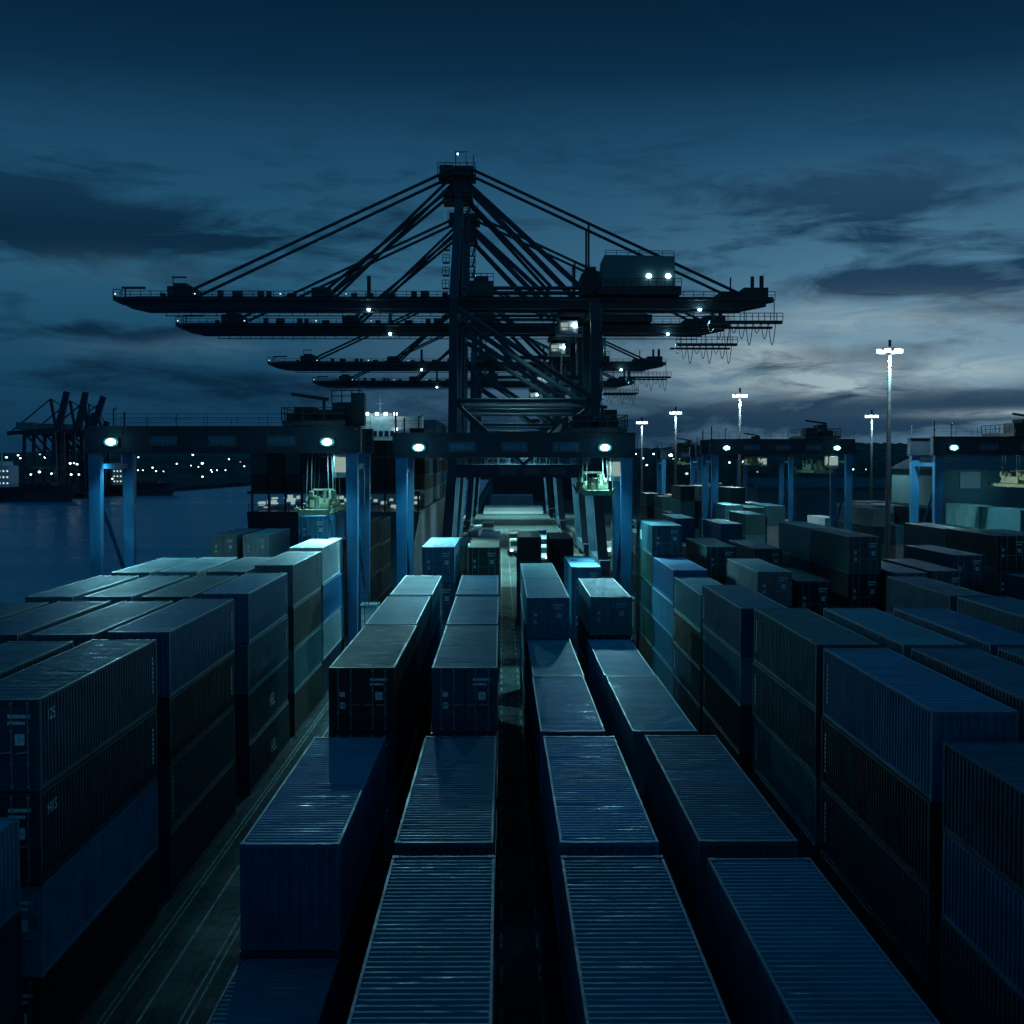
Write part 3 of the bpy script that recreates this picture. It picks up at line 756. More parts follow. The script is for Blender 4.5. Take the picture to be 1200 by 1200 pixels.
    for x in (-57.9, -46.0, -33.2, -23.4): b.cbox((x, -3.6, 42.4), (.16, .14, .14))
    b.build('boom_lamp', M['lampdim'], bm)
    # landside girder
    b = MB()
    for y in (-2.7, 2.7):
        b.box(-6.55, 36, y-.55, y+.55, 40.3, 42.1)
        b.hexa([(36, y-.55, 40.3), (41.0, y-.45, 41.3), (41.0, y+.45, 41.3), (36, y+.55, 40.3)], [(36, y-.55, 42.1), (41.0, y-.45, 42.1), (41.0, y+.45, 42.1), (36, y+.55, 42.1)])
        b.box(-6.5, 36, y-.08, y+.08, 39.75, 39.9)
    for k in range(8): b.box(-5+k*5.6, -4.4+k*5.6, -2.2, 2.2, 40.7, 41.7)
    gd = b.build('girder', S, t)
    b = MB(); b.box(-6.5, 41, -4.3, -3.3, 41.5, 41.6); b.rail((-6.5, -4.25, 41.6), (41, -4.25, 41.6), 1.15, 1.5, .045); b.rail((26, 4.25, 41.6), (41, 4.25, 41.6), 1.15, 1.5, .045)
    b.box(-5, -1.2, -3.6, -2.6, 42.1, 44.4); b.rail((-5, -3.6, 44.4), (-1.2, -3.6, 44.4), 1.1, .8, .05); b.box(-4, -2, -3, 0, 44.4, 45.2)
    b.build('walkway', M['rail'], gd)
    b = MB(); b.box(36.5, 40.2, -3.2, 3.2, 42.1, 43.5); b.tube((38.0, -2, 43), (38.0, -2, 45.3), .28, 8); b.tube((39.4, -2, 43), (39.4, -2, 45.4), .33, 8); b.tube((34.5, -3, 42.1), (34.5, -3, 45), .12); b.box(33, 36, -3, 3, 42.1, 42.9)
    b.build('tail_winch', M['dark'], gd)
    # festoon gallery hung below the tail
    b = MB(); b.box(31.2, 42.2, -4.2, -3.0, 38.0, 38.45); b.rail((31.2, -4.2, 38.45), (42.2, -4.2, 38.45), 1.1, .9, .05)
    b2 = MB(); b2.box(31.2, 42.2, 3.0, 4.2, 38.0, 38.3); b2.build('festoon_gallery', M['dark'], gd)
    for x in (32, 36.5, 41): b.bar((x, -3.6, 38.3), (x, -3.6, 41.5), .12)
    ga = b.build('festoon_gallery', M['dark'], gd)
    b = MB()
    for k in range(9):
        x0 = 31+k*1.15; dp = 1.4+.9*((k*7) % 3)
        b.path([(x0+1.05*q/6, -3.6, 38.0-dp*math.sin(math.pi*q/6)) for q in range(7)], .06, 4)
    b.build('festoon_cable', M['dark'], ga)
    # machinery house
    b = MB(); b.hexa([(14.9, -4.4, 43.5), (26.0, -4.4, 43.5), (26.0, 4.4, 43.5), (14.9, 4.4, 43.5)], [(15.4, -4.3, 48.2), (25.9, -4.3, 48.0), (25.9, 4.3, 48.0), (15.4, 4.3, 48.2)])
    mh = b.build('machinery_house', M['bldg'], t)
    b = MB(); b.box(14.4, 26.8, -5.2, 5.2, 42.2, 43.45); b.rail((14.4, -5.2, 43.45), (26.8, -5.2, 43.45), 1.1, 1.2, .05); b.rail((15.5, -4.2, 48.1), (25.8, -4.2, 48.0), .8, 1.5, .04); b.box(12.0, 14.6, -4, 4, 42.2, 45.5); b.box(12.6, 14.2, -3, 3, 45.5, 46.6)
    b.build('house_platform', M['dark'], mh)
    for x in (22.0, 24.9):
        b = MB(); b.sphere((x, -4.6, 45.0), .42, 12, 8, .9); b.build('flood_lamp', M['lampfar'], mh)
    # trolley and cab
    b = MB(); b.box(8.4, 12.4, -3.0, 3.0, 39.1, 39.7); b.box(9, 11.8, -2.4, 2.4, 38.4, 39.1)
    tr = b.build('trolley', M['dark'], t)
    b = MB(); b.box(8.6, 11.4, -3.2, -.8, 36.6, 38.5); b.rail((8.2, -3.4, 36.5), (12.2, -3.4, 36.5), 1, .8, .05); b.box(8.2, 12.2, -3.5, -.6, 36.3, 36.5)
    cb = b.build('cab', M['panel'], tr)
    b = MB(); b.box(8.9, 10.0, -3.27, -3.22, 37.0, 38.2); b.build('cab_window', M['cabglow'], cb)
    b = MB(); b.box(10.8, 11.3, -3.6, -3.3, 37.6, 37.85); b.build('cab_lamp', M['lamp'], cb)
    b = MB()
    for x in (9.2, 11.6):
        for y in (-1.6, 1.6): b.tube((x, y, 38.5), (x, y, 30), .05, 4)
    b.build('hoist_rope', M['rope'], tr)
    b = MB(); b.box(9.0, 11.8, -6, 6, 29.4, 29.9); b.box(9.4, 11.4, -2, 2, 29.9, 30.4); b.build('spreader', M['dark'], tr)
    # stairs on the landside leg and portal work lamps
    b = MB(); zz = 17.0; k = 0
    while zz < 39:
        b.bar((14.6, -8+(0 if k % 2 else 3), zz), (14.6, -8+(3 if k % 2 else 0), zz+2.4), .7, .12); b.box(14.2, 15.2, -8.4+(3 if k % 2 else 0), -7.4+(3 if k % 2 else 0), zz+2.35, zz+2.45); zz += 2.4; k += 1
    b.build('leg_stair', M['rail'], t)
    b = MB()
    for x, y, z in ((29.8, -3.6, 40.0), (-20, -3.2, 40.0)): b.box(x-.2, x+.2, y-.2, y+.2, z, z+.22)
    wl = b.build('work_lamp', M['lamp'], t)
    spot('flood_light', wl, (3.2, 0, 24.5), (3.2, 1, 0), 150000, R(120), 1.0, .6, (.45, .95, .95))
    spot('flood_light', wl, (3.2, 0, 38.6), (3.2, 1, 0), 9000, R(140), 1.0, .6, (.45, .95, .95))
    spot('flood_light', wl, (3.2, -9.8, 14.5), (3.2, -16, 0), 9000, R(150), 1.0, .4, (.45, .95, .95))
    spot('flood_light', wl, (29.8, -3.6, 39.6), (26, -12, 0), 26000, R(130), 1.0, .5, LAMPCOL)
    return t
GS = 'ship to shore cranes lined up along the quay'
q1 = sts()
labs = ['nearest ship to shore crane with machinery house and tallest mast', 'second ship to shore crane, its boom just below the nearest one',
        'third ship to shore crane, boom lower and smaller in the distance', 'farthest ship to shore crane with the lowest boom in the row']
for i, y in enumerate((197, 234, 324, 400)):
    q = q1 if i == 0 else copy_tree(q1)
    q.location = (0, y, 0); tag(q, labs[i], 'quay crane', GS)

# ------------------------------------------------------------------ flood light masts
def mast(x, y, h, label, power, s=1.0):
    t = empty('light_mast', (x, y, 0)); tag(t, label, 'light mast', 'tall floodlight masts in the right hand yard'); s = {31.2: .95}.get(h, .75)
    b = MB(); b.tube((0, 0, 0), (0, 0, h-.2), .40, 12, .2); b.box(-.6, .6, -.6, .6, 0, .5); b.build('pole', M['pole'], t)
    b = MB(); b.tube((0, 0, h-.5), (0, 0, h-.2), 1.1, 14); b.bar((-1.5*s, 0, h-.3), (1.5*s, 0, h-.3), .14); b.bar((0, -1.8, h-.3), (0, 1.8, h-.3), .14); b.tube((0, 0, h), (0, 0, h+.8), .18); b.build('head_frame', M['dark'], t)
    for k in range(6):
        a = math.pi*2*k/6; px, py = math.cos(a)*1.25*s, math.sin(a)*1.3*s
        b = MB(); b.box(px-.34, px+.34, py-.25, py+.25, h-.78, h-.34); b.build('lamp', M['lampfar'], t)
    l = spot('flood_light', t, (0, -.9, h-1.0), (0, -3, 0), power, R(150), 1.0, .5, (.7, .95, 1.0))
mast(46.9, 155, 31.2, 'tallest floodlight mast, close to the right edge', 34000)
mast(42.0, 226, 29.4, 'floodlight mast behind the middle right gantry', 26000)
mast(74.6, 258, 26.9, 'thin floodlight mast just left of the tallest one', 18000)
mast(38.0, 280, 28.4, 'small floodlight mast right of the quay cranes', 18000)
mast(32.6, 298, 26.8, 'smallest floodlight mast beside the quay cranes', 18000)

# ------------------------------------------------------------------ ground, water, far land
def sheet(name, pts, z, mat, depth=None):
    b = MB(); b.quad(*[(x, y, z) for x, y in pts])
    if depth:
        n = len(pts)
        for i in range(n):
            a, c = pts[i], pts[(i+1) % n]; b.quad((a[0], a[1], z-depth), (c[0], c[1], z-depth), (c[0], c[1], z), (a[0], a[1], z))
    return tag(b.build(name, mat), kind='structure')
sheet('ground', [(-37, -60), (6000, -60), (6000, 9000), (-11.5, 9000), (-11.5, 168), (-37, 168)], 0, M['ground'], 8)
sheet('water', [(-9000, -300), (500, -300), (500, 9000), (-9000, 9000)], -3.0, M['water'])
sheet('far_shore', [(-9000, 1400), (-11.6, 1400), (-11.6, 8900), (-9000, 8900)], -1.0, M['hill'], 5)
sheet('opposite_quay', [(-2500, 700), (-228, 700), (-190, 1399), (-2500, 1399)], -.4, M['ground'], 5)
def ridge(name, x0, x1, y, h0, h1, seed, step=6, depth=300, rough=1.0):
    rr = random.Random(seed); n = int((x1-x0)/step); hs = []
    ph = [rr.uniform(0, 6) for _ in range(6)]
    for i in range(n+1):
        u = i/n
        base = h0+(h1-h0)*u
        hs.append(max(1, base*(1+.18*math.sin(u*7+ph[0])+.10*math.sin(u*19+ph[1]))+rough*rr.uniform(-1.5, 2.2)+rough*1.5*math.sin(u*90+ph[2])))
    b = MB(); k = 0
    for i, h in enumerate(hs):
        x = x0+step*i
        b.v += [(x, y, -1.5), (x, y+depth*.15, h*.72+rr.uniform(-1, 1)), (x, y+depth*.5, h), (x, y+depth, -1.5)]
    for i in range(n):
        for q in range(3): b.f.append((4*i+q, 4*i+4+q, 4*i+5+q, 4*i+1+q))
    return tag(b.build(name, M['hill']), kind='structure')
ridge('hills', -2600, 900, 1700, 30, 34, 3, 7, 500)
ridge('hills', -900, -120, 1450, 18, 9, 5, 5, 120)
ridge('hills', 90, 1800, 900, 19, 22, 8, 5, 400, 1.2)
ridge('hills', 300, 2200, 1500, 30, 32, 9, 8, 500)

# painted lines and crane rails on the ground
b = MB()
for x in (-12.5, -12.3, -11.3, -10.0, -9.75, -7.9, -7.2): b.box(x-.035, x+.035, -40, 165, .002, .010)
for x in (8.9, 11.3): b.box(x-.06, x+.06, -40, 165, .002, .010)
tag(b.build('lane_markings', M['line']), kind='structure')
b = MB()
for y in range(0, 330, 3):
    for x in (-.02, 1.28): b.box(x-.05, x+.05, y, y+1.5, .002, .010)
tag(b.build('lane_dashes', M['line']), kind='structure')
b = MB()
for x in (-8.4, 15.0):
    for d in (-.5, .5): b.box(x+d-.05, x+d+.05, 169, 900, .002, .03)
tag(b.build('crane_rail', M['steelrail']), kind='structure')
b = MB(); b.box(-11.5, -10.9, 168.6, 900, .0, .35); tag(b.build('quay_kerb', M['wallpale']), kind='structure')

# ------------------------------------------------------------------ moored container ship
ship = empty('container_ship', (-25.7, 196, -3)); tag(ship, 'dark container ship moored along the quay behind the left gantry', 'ship', None)
b = MB(); X0, X1s = -13.3, 13.2
prof = [(0, .80, 2.5), (4, 1.0, 0), (180, 1.0, 0), (225, .5, 0), (240, .05, 0)]
for (y0, w0, k0), (y1, w1, k1) in zip(prof, prof[1:]):
    b.hexa([(X0*w0, y0+k0, 0), (X1s*w0, y0+k0, 0), (X1s*w1, y1+k1, 0), (X0*w1, y1+k1, 0)], [(X0*min(1, w0+.2), y0, 12.6), (X1s*min(1, w0+.2), y0, 12.6), (X1s*min(1, w1+.1), y1, 12.6), (X0*min(1, w1+.1), y1, 12.6)])
b.build('hull', M['hull'], ship)
b = MB(); b.rail((X0+.2, .3, 12.6), (X1s-.2, .3, 12.6), 1.1, 1.5, .04)
for k in range(11): b.box(X0+.5+k*2.55, X0+.8+k*2.55, .8, 1.2, 12.6, 15.3)
b.box(X0, X1s, .5, 14, 15.3, 15.7); b.build('mooring_deck', M['dark'], ship)
rl0 = random.Random(4)
b = MB()
for k in range(60):
    x = rl0.uniform(X0+.6, X1s-1.2); z = rl0.choice([12.75, 13.4, 13.9, 14.3])+rl0.uniform(-.05, .15)
    if -5.6 < x < -2.2: continue
    b.box(x, x+rl0.uniform(.12, .75), 5+rl0.uniform(0, 3), 8.3, z, z+rl0.uniform(.15, .7))
b.build('deck_lighting', M['decklit'], ship)
b = MB(); b.box(.6, 6.2, 40, 50, 12.6, 28.3); b.box(-6, 11, 41, 45, 26.2, 28.6); b.box(1.2, 5.4, 42, 46, 28.6, 29.2); b.tube((3, 44, 29.2), (3, 44, 33), .2); b.box(2, 4, 43.8, 44.2, 31, 31.2)
br = b.build('bridge_tower', M['white'], ship)
b = MB()
for i in range(5): b.box(1.0+i*1.05, 1.7+i*1.05, 39.85, 39.95, 24.9, 25.9)
b.build('bridge_window', M['glass'], br)
b = MB()
for x in (-.3, 1.0, 2.8, 4.4, 6.2): b.cbox((x, 39.6, 29.0), (.6, .3, .55))
for z in (21, 23.5, 26.2): b.cbox((6.35, 39.6, z), (.45, .3, .45))
b.build('deck_lamp', M['lampfar'], br)
spot('flood_light', br, (3, 36, 30), (3, 44, 22), 420, R(140), 1.0, .4)
GSH = 'containers loaded on the moored ship'
for k in range(9):
    n = 3 if k < 3 else (2 if k in (4, 5) else 3)
    for i in range(n):
        col = rnd.choice(['black', 'darknavy', 'darkbrown', 'darkteal', 'darkbrown'])
        container(-38.6+k*2.6, 197.5, 12.72+i*2.62, 2.6, col, '%s container on ship stern, %s tier up, %s column from water side' % (CN[col], ['lowest', 'second', 'third'][i], ORD[k] if k else 'first'), GSH, False, False)
for j, y in enumerate((212, 225, 252, 265, 280, 293)):
    for i in range(5 if j < 2 else 6):
        col = rnd.choice(['brown', 'grey', 'darkteal', 'darkbrown', 'white', 'red', 'blue', 'black'])
        container(-15.2, y, 9.75+i*2.62, 2.6, col, '%s container at ship quay side, %s tier up, %s bay' % (CN[col], ['lowest', 'second', 'third', 'fourth', 'fifth', 'sixth'][i], ORD[j]), GSH, False, False)

# ------------------------------------------------------------------ far harbour across the water
def far_crane(x, y, lean, h, label):
    t = empty('harbour_crane', (x, y, -.4)); tag(t, label, 'harbour crane', 'cranes with raised booms across the water')
    b = MB()
    for sx in (-9, 9):
        for sy in (-7, 7): b.bar((sx, sy, 0), (sx*.9, sy, 34), 1.6)
    for sy in (-7, 7): b.bar((-8.5, sy, 14), (8.5, sy, 14), 1.5); b.bar((-8, sy, 33), (8, sy, 33), 1.5); b.bar((-8, sy, 33), (8, sy, 15), 1.0)
    b.build('frame', M['sts'], t)
    b = MB(); b.bar((8, 0, 35), (8+lean, 0, h), 3.8, 3.0, 3.0, 2.4, up=(0, 1, 0)); b.build('raised_boom', M['sts'], t)
    b = MB(); b.bar((-20, 0, 33), (8, 0, 35), 2.4, 2.2); b.bar((7, 0, 34), (4, 0, 52), 1.4); b.tube((4, 0, 52), (-18, 0, 34), .4); b.tube((4, 0, 52), (8+lean*.6, 0, 35+(h-35)*.6), .3); b.build('back_girder', M['sts'], t)
    b = MB(); b.box(-14, -5, -4, 4, 35, 39); b.build('machinery_house', M['bldg'], t)
for x, y, lean, h, lb in ((-243, 712, 5, 56, 'leftmost raised boom crane of the pair across the water'), (-240, 735, 5, 57, 'second raised boom crane right behind the leftmost one'),
                          (-241, 760, 3, 46, 'shorter raised boom crane in the middle of the group'), (-242, 790, 2, 42, 'shortest raised boom crane of the group'),
                          (-235, 745, 7, 55, 'rightmost raised boom crane leaning toward the left gantry')):
    far_crane(x-10.5, y, lean, h, lb)
def far_ship(x, y, L, h, label):
    t = empty('cargo_ship', (x, y, -3)); tag(t, label, 'ship', None)
    b = MB(); b.hexa([(-L/2+2, -7, 0), (L/2-5, -7, 0), (L/2-5, 7, 0), (-L/2+2, 7, 0)], [(-L/2, -8, h), (L/2, -6, h+1.5), (L/2, 6, h+1.5), (-L/2, 8, h)]); b.build('hull', M['hull'], t)
    b = MB(); b.box(-L/2+3, -L/2+13, -6, 6, h, h+11); b.box(-L/2+4, -L/2+10, -7, 7, h+11, h+13); b.tube((-L/2+7, 0, h+13), (-L/2+7, 0, h+18), .4); su = b.build('superstructure', M['white'], t)
    b = MB()
    for i in range(5):
        for j in range(3): b.box(-L/2+4+i*1.9, -L/2+4.7+i*1.9, -6.1, -6.02, h+2+j*3, h+2.7+j*3)
    b.build('lit_window', M['lampwarm'], su)
    b = MB()
    for i in range(4): b.box(-L/2+17+i*(L-26)/4, -L/2+15+(i+1)*(L-26)/4, -5, 5, h, h+2.5)
    b.build('hatch', M['dark'], t)
far_ship(-234, 640, 44, 7, 'small dark cargo ship with a lit superstructure across the water')
far_ship(-212, 760, 40, 6, 'distant dark ship seen between the legs of the left gantry')
GLMP = 'small lights on poles along the far shore'
pole = MB().tube((0, 0, 0), (0, 0, 1), .16, 6).mesh('lamp_pole', M['dark'])
heads = {}
def shore_lamp(px, py, y, r, warm, label, group):
    x = (px-588)/1500*y; z = CAMH+(540-py)/1500*y
    zb = -1 if x < -12 else 0
    if z < zb+1: z = zb+1
    o = link('shore_lamp', pole); o.location = (x, y, zb); o.scale = (1, 1, z-zb); tag(o, label, 'lamp', group)
    r *= .68
    k = (round(r, 2), warm)
    if k not in heads: heads[k] = MB().sphere((0, 0, 0), r, 8, 5, .7).mesh('lamp_head', M['lampwarm'] if warm else M['lampfar'])
    h = link('lamp_head', heads[k], o); h.location = (0, 0, 1); h.scale = (1, 1, 1/(z-zb))
rl = random.Random(21)
for px, py, y, r in ((10, 536, 705, .9), (26, 537, 720, .8), (55, 536, 710, 1.0), (84, 543, 705, 1.0), (92, 544, 707, .9), (38, 556, 702, .8), (48, 553, 703, 1.1), (62, 555, 702, .8), (85, 556, 702, .9), (94, 556, 702, .8), (133, 561, 701, .7), (160, 537, 1390, 1.6),
                     (158, 547, 1392, 1.5), (163, 551, 1392, 1.2), (180, 548, 1390, 1.4), (184, 552, 1392, 1.3), (173, 527, 1402, 2.0), (227, 533, 1420, 1.5), (238, 543, 1393, 2.0), (238, 563, 1380, 1.6), (248, 551, 1396, 1.2), (255, 551, 1396, 1.0), (265, 551, 1396, 1.1)):
    shore_lamp(px, py, max(y, 1401) if px > 140 else max(y, 701), r, False, 'small bright white light on a pole across the water', GLMP)
for k in range(20):
    left = k < 10
    px = rl.uniform(0, 101) if left else rl.uniform(160, 292); py = rl.uniform(528, 552) if left else rl.uniform(534, 555)
    shore_lamp(px, py, rl.uniform(702, 900) if left else rl.uniform(1402, 1440), rl.uniform(.5, .8) if left else rl.uniform(.9, 1.3), rl.random() < .25, 'tiny dim light among the far shore lights', 'dim far shore lights')
for px, py, y, r in ((753, 537, 420, .7), (777, 535, 420, .9), (789, 537, 430, .6), (796, 537, 430, .6), (745, 532, 440, .4), (766, 532, 440, .5), (894, 538, 520, .9), (888, 553, 520, .5), (1000, 550, 520, .8), (1062, 562, 480, .8), (855, 542, 400, .5), (1016, 550, 500, .5),
                     (805, 555, 420, .8), (758, 545, 430, .5), (660, 532, 560, .5), (690, 534, 560, .5), (873, 531, 480, .5), (871, 541, 470, .5), (636, 533, 560, .8), (652, 541, 560, .9)):
    shore_lamp(px, py, y, r, px in (805, 888), 'small yard light on a pole beyond the right hand stacks', 'small lights beyond the yard')

# ------------------------------------------------------------------ buildings and trees on the right
def warehouse(x, y, w, d, h, label, mat):
    t = empty('warehouse', (x, y, 0)); tag(t, label, 'warehouse', None)
    b = MB(); b.box(0, w, 0, d, 0, h); b.build('wall', mat, t)
    b = MB(); b.hexa([(-.6, -.6, h), (w+.6, -.6, h), (w+.6, d+.6, h), (-.6, d+.6, h)], [(-.6, d*.5-.3, h+2.4), (w+.6, d*.5-.3, h+2.4), (w+.6, d*.5+.3, h+2.4), (-.6, d*.5+.3, h+2.4)]); b.build('roof', M['rtgdark'], t)
    return t
w1 = warehouse(80, 232, 70, 30, 15.8, 'large dark teal warehouse behind the rightmost gantry', M['bldg'])
b = MB(); b.box(3.2, 6.9, -.25, -.05, 12.4, 15.4); b.build('pale_door', M['wallpale'], w1)
b = MB()
for x in (14, 24, 34): b.box(x, x+5, -.2, -.04, 0, 6)
b.build('loading_door', M['dark'], w1)
spot('flood_light', w1, (5, -14, 15.0), (5, 0, 13.5), 900, R(60), 1.0, .3)
warehouse(66, 330, 46, 24, 10.5, 'low dark warehouse beyond the middle right gantry', M['bldg'])
warehouse(-4, 560, 40, 20, 16, 'dark building at the far end of the quay', M['dark'])
def tree(x, y, h, label):
    t = empty('tree', (x, y, 0)); tag(t, label, 'tree', 'dark trees beyond the right hand yard')
    b = MB(); b.tube((0, 0, 0), (rl.uniform(-.3, .3), 0, h*.5), .35, 7, .16)
    for k in range(5):
        a = rl.uniform(0, 6.28); b.tube((0, 0, h*(.3+.05*k)), (math.cos(a)*h*.22, math.sin(a)*h*.22, h*(.5+.07*k)), .13, 5, .05)
    b.build('trunk', M['dark'], t)
    b = MB()
    blobs = [(rl.gauss(0, h*.16), rl.gauss(0, h*.16), h*rl.uniform(.42, .92), h*rl.uniform(.08, .17)) for _ in range(12)]
    for bx_, by_, bz_, br_ in blobs:
        for k in range(55):
            v = Vector((rl.gauss(0, 1), rl.gauss(0, 1), rl.gauss(0, 1))).normalized()*br_*rl.uniform(.5, 1.1)
            c = Vector((bx_, by_, bz_))+v; u = Vector((rl.gauss(0, 1), rl.gauss(0, 1), rl.gauss(0, 1))).normalized(); w = u.orthogonal().normalized()
            s = rl.uniform(.2, .5)
            b.quad(c-u*s, c+w*s*.6, c+u*s, c-w*s*.6)
    b.build('crown', M['leaf'], t)
for k in range(16):
    px = 744+k*14+rl.uniform(-4, 4); y = rl.uniform(430, 560)
    tree((px-588)/1500*y, y, rl.uniform(13, 20), 'dark tree in the line beyond the yard lights')
for k in range(6):
    px = 985+k*17+rl.uniform(-5, 5); y = rl.uniform(400, 480)
    tree((px-588)/1500*y, y, rl.uniform(14, 20), 'dark tree in the line beyond the yard lights')

# ------------------------------------------------------------------ vehicles on the quay
def truck(x, y, col, label, load=True):
    t = empty('terminal_truck', (x, y, 0)); tag(t, label, 'truck', 'trucks on the quay apron')
    b = MB(); b.box(-1.1, 1.1, 3.2, 15.4, 1.05, 1.4); b.box(-.5, .5, 0, 15.2, .7, 1.05); b.build('chassis', M['dark'], t)
    b = MB(); b.box(-1.2, 1.2, .2, 2.2, .9, 3.0); b.box(-1.1, 1.1, .4, 2.1, 3.0, 3.2); cb = b.build('cab', M['white'], t)
    b = MB(); b.box(-1.0, 1.0, .12, .19, 1.9, 2.8); b.build('windscreen', M['glass'], cb)
    b = MB(); b.box(-1.0, -.6, .1, .19, 1.0, 1.3); b.build('headlight', M['lampfar'], cb)
    b = MB(); b.box(.6, 1.0, .1, .19, 1.0, 1.3); b.build('headlight', M['lampfar'], cb)
    for yy in (1.2, 4.2, 12.6, 13.9):
        for xx in (-1.0, 1.0):
            b = MB(); b.tube((xx-.18, yy, .5), (xx+.18, yy, .5), .5, 14); b.build('wheel', M['rubber'], t)
    if load: container(x-1.22, y+3.3, 1.42, 2.6, col, '%s container carried on the truck under the quay cranes' % CN[col], None, False, False)
truck(2.6, 232, 'darkbrown', 'white cabbed truck carrying a dark container under the cranes')
truck(-3.0, 270, 'grey', 'white cabbed truck carrying a grey container under the cranes')
truck(6.8, 215, 'navy', 'white cabbed truck with a navy container near the crane leg')
# steel hatch covers laid down beside the landside rail
for i, (x, y) in enumerate(((18.6, 226), (18.2, 246))):
    t = empty('hatch_cover', (x, y, 0)); tag(t, ['pale ship hatch cover lying nearest on the ground right of the crane', 'pale ship hatch cover lying behind the nearest one'][i], 'hatch cover', 'hatch covers lying on the apron')
    b = MB(); b.box(0, 8, 0, 11, .5, 1.3); b.build('plate', M['wallpale'], t)
    b = MB()
    for k in range(5): b.box(.2+k*1.8, .6+k*1.8, -.05, 10.8, 0, .5)
    b.build('support_beam', M['dark'], t)

for i, (y, x0, x1, h, lb) in enumerate(((420, -6, 13.6, 2.3, 'long pale stack of hatch covers lying across the quay beyond the cranes'), (500, -4.5, 12.5, 4.0, 'grey stack of hatch covers at the far end of the quay'))):
    t = empty('hatch_cover_stack', (x0, y, 0)); tag(t, lb, 'hatch covers', None)
    for k in range(2+i):
        b = MB(); hh = h/(2+i); b.box(.2*k, x1-x0-.2*k, 0, 12, hh*k, hh*(k+1)-.12); b.box(.5, x1-x0-.5, .3, 11.7, hh*(k+1)-.12, hh*(k+1)); b.build('cover', M['panel'] if i == 0 else M['wallpale'], t)
# lashing bins left around the crane legs
def bin_mesh(w, d, h):
    b = MB(); b.box(-w/2, w/2, -d/2, d/2, .15, .25)
    for sx in (-1, 1):
        b.box(sx*w/2-.05, sx*w/2+.05, -d/2, d/2, .2, h); b.box(sx*w/2-.08, sx*w/2+.08, -d/2-.05, d/2+.05, h-.12, h)
        b.box(-w/2, w/2, sx*d/2-.05, sx*d/2+.05, .2, h*.8)
        for sy in (-1, 1): b.box(sx*(w/2-.2)-.1, sx*(w/2-.2)+.1, sy*(d/2-.2)-.1, sy*(d/2-.2)+.1, 0, .2)
    for k in range(6): b.tube((-w/2+.2, -d/2+.2+k*(d-.4)/5, h*.7), (w/2-.1, -d/2+.25+k*(d-.4)/5, h*.85), .07, 6)
    return b
bm1 = [bin_mesh(2.4, 3.2, 1.5), bin_mesh(1.8, 1.8, 1.1), bin_mesh(2.4, 6, 1.9)]
bm1 = [q.mesh('lashing_bin', M[['panel', 'rtg', 'wallpale'][i]]) for i, q in enumerate(bm1)]
for k in range(18):
    sx = k % 3 == 0
    o = link('lashing_bin', bm1[k % 3]); o.location = (rl.uniform(-6.6, -4.4) if sx else rl.uniform(9.2, 13.6), rl.uniform(176, 330), 0); o.rotation_euler = (0, 0, rl.uniform(-.3, .3))
    tag(o, 'open steel lashing bin on the ground %s' % ('beside the waterside crane legs' if sx else 'inside the landside crane legs'), 'bin', 'lashing bins around the crane legs')
# ------------------------------------------------------------------ sky, sun, camera
w = bpy.data.worlds.new('World'); scene.world = w; w.use_nodes = True
g = NT(w.node_tree); g.n.clear()
out = g.new('ShaderNodeOutputWorld'); bg = g.new('ShaderNodeBackground')
tc = g.new('ShaderNodeTexCoord'); sep = g.new('ShaderNodeSeparateXYZ'); g.l.new(tc.outputs['Generated'], sep.inputs[0])
X, Y, Z = sep.outputs
az = g.math('ARCTAN2', X, Y)            # radians, 0 straight ahead, + to the right
el = g.math('ARCSINE', Z)
SB = lambda r, gg, b_: tuple(((c/255+.055)/1.055)**2.4 if c > 10 else c/255/12.92 for c in (r, gg, b_))
elr = g.math('MULTIPLY', el, 1/.4)
left = g.ramp(elr, [(0, SB(12, 46, 74)), (.18, SB(24, 68, 96)), (.36, SB(36, 86, 114)), (.58, SB(27, 71, 101)), (.72, SB(11, 46, 72)), (.9, SB(2, 26, 46)), (1.0, SB(1, 19, 32))])
right = g.ramp(elr, [(0, SB(50, 86, 114)), (.1, SB(98, 132, 152)), (.22, SB(112, 146, 166)), (.36, SB(72, 116, 144)), (.58, SB(32, 77, 108)), (.72, SB(11, 46, 72)), (.9, SB(2, 26, 46)), (1.0, SB(1, 19, 32))])
azf = g.ramp(g.math('MULTIPLY_ADD', az, 1.0, .38), [(.2, 0.0), (.46, .38), (.64, 1.0)])
sky = g.mix(azf, left, right)
comb = g.new('ShaderNodeCombineXYZ'); g.put(comb.inputs[0], az); g.put(comb.inputs[1], el)
cv = comb.outputs[0]
nA = g.noise(g.mapping(cv, (6, 24, 1), (3.1, 1.7, 0)), 1, 8, .6, .9)
nB = g.noise(g.mapping(cv, (15, 70, 1), (.4, 5.2, 0)), 1, 7, .62, .8)
def blob(px, py, sx, sy):
    a = g.math('POWER', g.math('MULTIPLY_ADD', az, 1500/sx, -(px-588)/sx), 2.0)
    c = g.math('POWER', g.math('MULTIPLY_ADD', el, 1500/sy, -(540-py)/sy), 2.0)
    return g.math('EXPONENT', g.math('MULTIPLY', g.math('ADD', a, c), -1.0))
def total(lst):
    t = None
    for p in lst:
        q = blob(*p[:4])
        if len(p) > 4: q = g.math('MULTIPLY', q, p[4])
        t = q if t is None else g.math('ADD', t, q)
    return t
